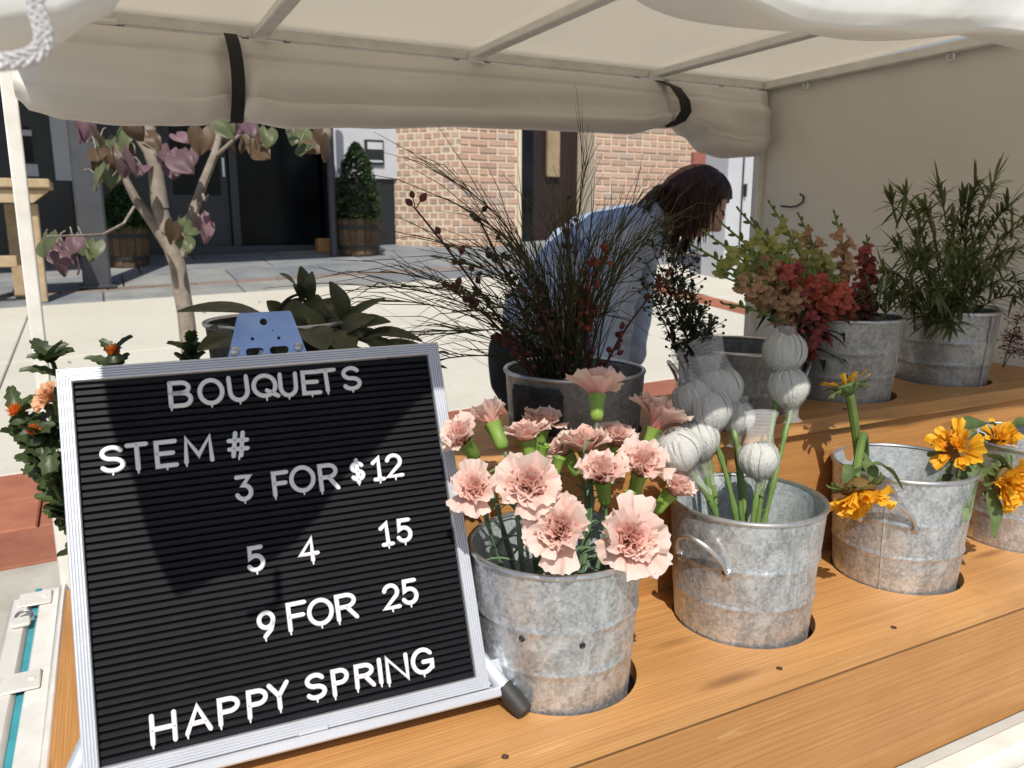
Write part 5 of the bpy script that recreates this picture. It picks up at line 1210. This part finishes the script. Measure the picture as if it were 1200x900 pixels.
# ---- magnolia leaves in the dark bucket
um = V(.215, 1.158, .28)
def big_leaf(t, p, tip, w_, up=(0,0,1), bend=.12):
    p = Vector(p); tip = Vector(tip); d = tip-p; L = d.length; d.normalize(); s_ = d.cross(Vector(up)).normalized(); nn = s_.cross(d)
    def fn(u, v):
        q_ = (v-.5)*2; ww = w_*(sin(pi*min(.985,.05+.93*u**.9))**.8); return p+d*L*u+nn*(bend*L*sin(pi*u)+abs(q_)*ww*.28+.05*w_*sin(7*u))+s_*ww*q_
    m2 = MB(); m2.grid(fn, 10, 6); m2.obj('leaf', 'magnolia', t, 70)
ML = [ # leaf base px, tip px, Y base, Y tip, width m
 ('large magnolia branch with a long leaf pointing far left past the head plate', [(330,385,1.12,208,366,1.02,.018),(300,400,1.1,232,412,1.02,.022),(325,372,1.14,312,353,1.14,.016),(285,395,1.12,244,385,1.1,.012)]),
 ('upright magnolia sprig with three small leaves against the slate paving', [(350,345,1.15,327,321,1.13,.014),(357,350,1.15,352,312,1.15,.012),(362,352,1.15,366,318,1.14,.010),(352,350,1.15,346,333,1.1,.008)]),
 ('magnolia branch with a tall pointed leaf above the dark bucket', [(402,376,1.1,386,330,1.1,.017),(400,380,1.1,383,352,1.14,.012),(378,400,1.08,352,360,1.08,.018)]),
 ('low magnolia branch spreading right behind the board corner', [(402,385,1.08,452,350,1.05,.012),(410,392,1.06,458,378,1.03,.018),(420,398,1.05,495,400,1.0,.014),(400,395,1.05,440,372,1.03,.020),(440,405,1.04,500,408,1.0,.010)]),
 ('broad magnolia leaves crowding the mouth of the dark bucket', [(350,385,1.1,345,352,1.12,.02),(372,382,1.12,400,350,1.13,.022),(385,388,1.1,425,362,1.1,.02),(340,388,1.12,318,372,1.1,.02),(395,392,1.08,436,395,1.05,.022),(365,380,1.16,372,345,1.17,.018),(410,395,1.08,448,400,1.04,.02),(360,385,1.06,380,412,1.0,.024),(390,390,1.05,410,420,1.0,.022),(345,390,1.05,330,420,1.02,.02),(430,400,1.02,470,425,.99,.018),(500,440,1.04,524,432,1.0,.007),(505,420,1.04,528,416,1.0,.006)]),
]
for lb_, lv in ML:
    base = um+V(R(-.05,.05),R(-.04,.04),0); t = thing('magnolia_branch', lb_, 'branch', base, 'magnolia branches in the dark bucket'); m2 = MB()
    j = V(um.x-.02, um.y-.02, .46)
    m2.tube(bez(base, (base+j)/2, j, 5), .005, 7)
    for (x0, y0, Ya, x1, y1, Yb, w_) in lv:
        a, b = P(x0,y0,Ya), P(x1,y1,Yb); m2.tube(bez(j, (j+a)/2+V(0,0,.02), a, 6), [.0035,.003,.003,.0025,.0025,.002,.002], 6); big_leaf(t, a, b, w_, (0,-.5,1), R(.05,.16))
    m2.obj('stem', 'twig', t)
# ---- orange safflowers at the far left
us = V(.075, 1.42, -.24)
SF = [(22,488,1.08,'orange safflower tuft with pale green collar, leftmost',1),(42,512,1.05,'small orange safflower head low among dark leaves',1),(62,425,1.12,'leafy dark green safflower top beside the board corner without open flower',0),(134,418,1.16,'safflower with orange tip peeking over the top of the board',1),(224,402,1.16,'leafy safflower top peeking over the board near the head plate',0),(60,560,1.02,'lowest dark leafy safflower stem left of the board',0),(78,500,1.06,'dark leafy safflower close to the board edge',0),(52,535,1.04,'mid dark leafy safflower stem',0)]
for px, py, Y, lb_, fl in SF:
    tip = P(px, py, Y); base = us+V(R(-.04,.04),R(-.04,.04),0)
    t = thing('safflower', lb_, 'safflower', base, 'orange safflowers behind the letter board')
    ctrl = V(us.x+(tip.x-us.x)*.85, us.y+(tip.y-us.y)*.85, tip.z-.14); pts = bez(base, ctrl, tip, 16)
    m2 = MB(); m2.tube(pts, .0028, 7); m2.obj('stem', 'saff_leaf', t)
    for k in range(22 if px > 100 else 32):
        j = random.randint(9, 16) if px > 100 else random.randint(8, 16); p = pts[j]; d = tang(pts, j); a = R(0,6.28); o_ = (d*R(.2,.9)+V(cos(a),sin(a),R(-.3,.6))).normalized()
        L, w_ = R(.024,.044), R(.008,.0125); sd = o_.cross(d).normalized(); n_ = sd.cross(o_)
        q_ = MB(); q_.grid(lambda u, v: p+o_*L*u+sd*(w_*sin(pi*min(.97,.15+.8*u))**.7*(1+.22*sin(u*22))*(v-.5)*2)+n_*(abs(v-.5)*w_*.8+.10*L*sin(pi*u)), 8, 4); q_.obj('leaf', 'saff_leaf', t, 70)
    if fl:
        d = tang(pts, 16); q_ = MB(); 
        for k in range(70):
            a = R(0,6.28); b_ = abs(random.gauss(0,.5)); e = (d+V(cos(a),sin(a),R(-.5,.5))*b_).normalized(); q_.tube([tip, tip+e*.008, tip+e*R(.011,.019)], [.0011,.0011,.0003], 4)
        q_.obj('florets', 'saff_orange', t, 0, kind='stuff')
        q_ = MB(); q_.lathe([(.001,-.016),(.009,-.012),(.012,-.004),(.007,.004),(.001,.006)], 10, M=frame(tip, d)); q_.obj('bract_cup', 'saff_leaf', t)
p = P(64,470,1.06); base = us+V(-.02,0,0); t = thing('peach_flower', 'single peach coloured bloom tucked behind the left edge of the board', 'flower', base)
M = frame(p-base, axis_of((-.4,.4,.6))) @ Matrix.Scale(.026, 4)
PP = MB().grid(petal_fn(1,.5,.3,radians(70),.12,99),8,10).mesh('petal','peach_petal',80)
for k in range(8): link('petal', PP, t, M @ Matrix.Rotation(2*pi*k/8+R(-.2,.2),4,'Z') @ Matrix.Rotation(R(-.3,.2),4,'X'))
for k in range(6): link('petal', PP, t, M @ Matrix.Rotation(2*pi*k/6+R(-.2,.2),4,'Z') @ Matrix.Rotation(R(.4,.8),4,'X') @ Matrix.Scale(.8,4))
m2 = MB(); m2.tube(bez(p, p-V(0,0,.2), base, 8), .0025, 6); m2.obj('stem', 'stem_green', t)
# ------------------------------------------------------------------ the woman bending behind the cart
W0 = 2.82
def WP(px, py, dw=0.): return CAM+(CF+CR*((px-600)/FPX)-CU*((py-450)/FPX))*(W0+dw)
def skin(name, pts, edges, rad, root, sub=2):
    me = bpy.data.meshes.new(name); me.from_pydata([tuple(p) for p in pts], edges, []); o = bpy.data.objects.new(name, me); COL.objects.link(o)
    md = o.modifiers.new('s', 'SKIN'); md.use_smooth_shade = True
    for i, r_ in enumerate(rad):
        sv = me.skin_vertices[0].data[i]; sv.radius = r_ if hasattr(r_, '__len__') else (r_, r_); sv.use_root = (i == root)
    sb = o.modifiers.new('u', 'SUBSURF'); sb.levels = sub; sb.render_levels = sub
    me2 = bpy.data.meshes.new_from_object(o.evaluated_get(bpy.context.evaluated_depsgraph_get())); bpy.data.objects.remove(o)
    mb = MB(); mb.add([v.co.copy() for v in me2.vertices], [tuple(p.vertices) for p in me2.polygons]); return mb
fx = WP(610,640); gzz = gz(fx.x, fx.y)
person = thing('person', 'woman in pale blue shirt with long brown hair bending over behind the flower buckets', 'person', (fx.x, fx.y, gzz))
def gnd(px, dw, h=.06): p = WP(px, 600, dw); return V(p.x, p.y, gz(p.x,p.y)+h)
J = dict(pel=WP(624,428), sp1=WP(652,374), che=WP(703,298), upc=WP(742,268), nk=WP(774,260), hd=WP(800,254),
 sN=WP(724,292,-.165), eN=WP(716,380,-.20), wN=WP(720,458,-.22), sF=WP(740,276,.16), eF=WP(744,362,.16), wF=WP(738,446,.10),
 hN=WP(618,446,-.085), kN=WP(664,540,-.10), aN=gnd(612,-.10,.075), tN=gnd(655,-.11,.03), hF=WP(622,444,.085), kF=WP(678,538,.10), aF=gnd(628,.10,.075), tF=gnd(672,.11,.03))
nm = list(J); ix = {k: i for i, k in enumerate(nm)}
ed = [('pel','sp1'),('sp1','che'),('che','upc'),('upc','nk'),('nk','hd'),('upc','sN'),('sN','eN'),('eN','wN'),('upc','sF'),('sF','eF'),('eF','wF'),('pel','hN'),('hN','kN'),('kN','aN'),('aN','tN'),('pel','hF'),('hF','kF'),('kF','aF'),('aF','tF')]
rd = dict(pel=.115,sp1=.105,che=.115,upc=.08,nk=.052,hd=.055,sN=.055,eN=.040,wN=.028,sF=.055,eF=.040,wF=.028,hN=.085,kN=.055,aN=.04,tN=.035,hF=.085,kF=.055,aF=.04,tF=.035)
body = skin('body', [J[k] for k in nm], [(ix[a],ix[b]) for a, b in ed], [rd[k] for k in nm], ix['pel'])
# head: one closed surface with brow, nose, lips, chin
hc_ = WP(814,240); hf = (CR*.78-CU*.60-CF*.16).normalized(); hu = (CU*.78+CR*.60); hu = (hu-hf*hu.dot(hf)).normalized(); hl = hf.cross(hu)
def hp_(d):
    x, y, z = d.x, d.y, d.z
    wx = .079*(1-.20*max(0,-z)**1.4-.06*max(0,y)); wy = .104*(1 if y > 0 else 1.02); wz = .126 if z > 0 else .124
    p = V(x*wx, y*wy, z*wz); g_ = lambda cx, cz, sx, sz: math.exp(-((x-cx)/sx)**2-((z-cz)/sz)**2) if y > 0 else 0
    n_ = .021*g_(0,-.22,.13,.13)+.014*g_(0,-.06,.10,.20)+.006*g_(0,.18,.5,.10)-.011*(g_(.36,.04,.17,.10)+g_(-.36,.04,.17,.10))+.010*g_(0,-.50,.24,.055)+.010*g_(0,-.60,.22,.05)-.005*g_(0,-.55,.25,.03)+.014*g_(0,-.82,.3,.13)-.004*g_(0,-.7,.3,.06)
    return p+V(0,n_,0)
hb = MB(); nu_, nv_ = 34, 44; vs = []; 
for i in range(nu_+1):
    th_ = pi*i/nu_
    for j in range(nv_): a = 2*pi*j/nv_; vs.append(hp_(V(sin(th_)*sin(a), sin(th_)*cos(a), cos(th_))))
fs = [(i*nv_+j, (i+1)*nv_+j, (i+1)*nv_+(j+1)%nv_, i*nv_+(j+1)%nv_) for i in range(nu_) for j in range(nv_)]
HM_ = Matrix.Identity(4)
for i, v in enumerate((hl, hf, hu)):
    for j in range(3): HM_[j][i] = v[j]
HM_.translation = hc_
hb.add([HM_ @ v for v in vs], fs); body.merge(hb)
for sx in (-1, 1):                            # ears
    e = MB(); e.lathe([(.001,0),(.012,.004),(.017,.010),(.018,.013),(.014,.013),(.008,.008),(.001,.006)], 14, M=HM_ @ Matrix.Translation((sx*.070,-.012,-.005)) @ Matrix.Rotation(sx*pi/2,4,'Y') @ Matrix.Scale(1.6,4,(1,0,0))); body.merge(e)
# hands: palm and five fingers, lightly curled
def hand(wr, el, sgn):
    d = (J[wr]-J[el]).normalized(); side = d.cross(V(0,0,1)).normalized()*sgn; dn = d.cross(side).normalized(); dn = dn if dn.z < 0 else -dn
    pts = [J[wr], J[wr]+d*.045, J[wr]+d*.085]; eds = [(0,1),(1,2)]; ra = [(.026,.020),(.036,.016),(.034,.013)]
    m2 = skin('palm', pts, eds, ra, 0)
    for k, (o_, L) in enumerate(((-.028,.066),(-.010,.076),(.010,.070),(.027,.055))):
        b = J[wr]+d*.080+side*o_; q1 = b+d*L*.45+dn*.008; q2 = q1+d*L*.28+dn*.018; q3 = q2+d*L*.12+dn*.020
        m2.merge(skin('f', [b, q1, q2, q3], [(0,1),(1,2),(2,3)], [.0095,.0088,.0078,.006], 0, 1))
    b = J[wr]+d*.030-side*.026; m2.merge(skin('f', [b, b-side*.022+d*.022+dn*.006, b-side*.028+d*.048+dn*.016, b-side*.026+d*.062+dn*.024], [(0,1),(1,2),(2,3)], [.012,.011,.0095,.007], 0, 1))
    return m2
body.merge(hand('wN','eN',1)); body.merge(hand('wF','eF',-1))
body.obj('body', 'skin', person, 80)
# shirt, trousers, shoes
sn = ['pel','sp1','che','upc','nk','sN','eN','wN2','sF','eF','wF2']; J['wN2'] = J['eN'].lerp(J['wN'],.85); J['wF2'] = J['eF'].lerp(J['wF'],.85)
si = {k: i for i, k in enumerate(sn)}; sr = dict(pel=.205,sp1=.205,che=.205,upc=.155,nk=.080,sN=.105,eN=.075,wN2=.045,sF=.105,eF=.075,wF2=.05)
sh = skin('shirt', [J[k] for k in sn], [(si[a],si[b]) for a, b in [('pel','sp1'),('sp1','che'),('che','upc'),('upc','nk'),('upc','sN'),('sN','eN'),('eN','wN2'),('upc','sF'),('sF','eF'),('eF','wF2')]], [sr[k] for k in sn], 0)
sh.v = [(x+.007*sin(z*42+x*25+3*sin(y*9))+.004*sin(x*80-z*30), y+.008*sin(z*35+x*40+2*sin(x*11)), z+.006*sin(x*48+y*40+2*sin(z*13))) for x, y, z in sh.v]
sh.obj('shirt', 'shirt', person, 80)
tn = ['w','pel','hN','kN','aN','hF','kF','aF']; J['w'] = J['pel'].lerp(J['sp1'],.25); ti = {k: i for i, k in enumerate(tn)}; tr_ = dict(w=.185,pel=.20,hN=.14,kN=.078,aN=.062,hF=.14,kF=.09,aF=.07)
trs = skin('trousers', [J[k] for k in tn], [(ti[a],ti[b]) for a, b in [('w','pel'),('pel','hN'),('hN','kN'),('kN','aN'),('pel','hF'),('hF','kF'),('kF','aF')]], [tr_[k] for k in tn], 1)
trs.obj('trousers', 'trousers', person, 80)
for a, b in (('aN','tN'),('aF','tF')):
    d = (J[b]-J[a]); skin('shoe', [J[a]-V(0,0,.02), J[a]+d*.5-V(0,0,.015), J[b]+d*.25-V(0,0,.0)], [(0,1),(1,2)], [(.05,.05),(.048,.04),(.04,.028)], 0).obj('shoe', 'rubber', person, 80)
# hair: scalp shell plus hanging locks
hr = MB(); vs = []; keep = {}
def is_hair(d): return d.y < .50-.25*max(0,-d.z)+.42*max(0,d.z) and d.z > -.75
nu2, nv2 = 40, 60
for i in range(nu2+1):
    th_ = pi*i/nu2
    for j in range(nv2):
        a = 2*pi*j/nv2; d = V(sin(th_)*sin(a), sin(th_)*cos(a), cos(th_)); p = hp_(d)*(1.0)
        k_ = .016+.012*max(0,-d.y)+.004*sin(a*17+d.z*3) if is_hair(d) else -.006
        vs.append(HM_ @ (p+d*k_))
fs = []
for i in range(nu2):
    for j in range(nv2):
        q_ = (i*nv2+j, (i+1)*nv2+j, (i+1)*nv2+(j+1)%nv2, i*nv2+(j+1)%nv2); th_ = pi*(i+.5)/nu2; a = 2*pi*(j+.5)/nv2
        d = V(sin(th_)*sin(a), sin(th_)*cos(a), cos(th_))
        if d.y < .62-.25*max(0,-d.z)+.42*max(0,d.z) and d.z > -.85: fs.append(q_)
hr.add(vs, fs)
rs = random.Random(5)
for k in range(620):
    a = rs.uniform(0, 2*pi); z_ = rs.uniform(-.65,.85); r_ = math.sqrt(1-z_*z_); d = V(r_*sin(a), r_*cos(a), z_)
    if not (d.y < .42): continue
    p0 = HM_ @ (hp_(d)*1.12); back = max(0, -d.y)
    toward = -hf*.05*back
    L = rs.uniform(.16,.30); e = p0-CU*L*(.55+.3*back)-CR*L*rs.uniform(.1,.65)*(.4+back)+V(rs.uniform(-.02,.02),rs.uniform(-.02,.02),0)
    m_1 = p0+(HM_.to_3x3() @ d)*.03-CR*.03-CU*L*.2
    pts = bez(p0, m_1, e, 9); hr.tube(pts, [q_*rs.uniform(.5,.75) for q_ in (.010,.012,.012,.011,.010,.009,.008,.006,.004,.0015)], 5, flat=.5)
for k in range(11):                           # gathered tail falling over the near shoulder, with a stray loop
    p0 = WP(776+rs.uniform(-10,10), 220+rs.uniform(-6,10), -.04); m_1 = WP(752+rs.uniform(-10,10), 222+rs.uniform(-4,12), -.08); e = WP(722+rs.uniform(-12,40), 262+rs.uniform(-10,62), -.17+rs.uniform(-.03,.03))
    hr.tube(bez(p0, m_1, e, 9), [.007,.009,.009,.009,.008,.007,.006,.005,.003,.001], 5, flat=.6)
hr.obj('hair', 'hair', person, 70)
for sx in (-1, 1):
    q_ = MB(); q_.tube([HM_ @ (hp_(V(sx*x_, math.sqrt(max(.01,1-x_*x_-.03)), .17+.05*sin((x_-.15)*7)))+V(0,.002,0)) for x_ in (.16,.25,.34,.43,.52)], [.0018,.003,.003,.0026,.001], 6); q_.obj('eyebrow', 'brow', person)
    q_ = MB(); q_.tube([HM_ @ (hp_(V(sx*x_, math.sqrt(max(.01,1-x_*x_)), .02-.03*abs(x_-.36)))+V(0,.0015,0)) for x_ in (.22,.29,.36,.43,.49)], [.001,.003,.0036,.003,.001], 6); q_.obj('eyelashes', 'eye', person)
q_ = MB(); q_.tube([HM_ @ (hp_(V(x_, math.sqrt(1-x_*x_-.30), -.55))+V(0,.0015,0)) for x_ in (-.24,-.12,0,.12,.24)], [.001,.0045,.005,.0045,.001], 8); q_.obj('lips', 'lip', person)
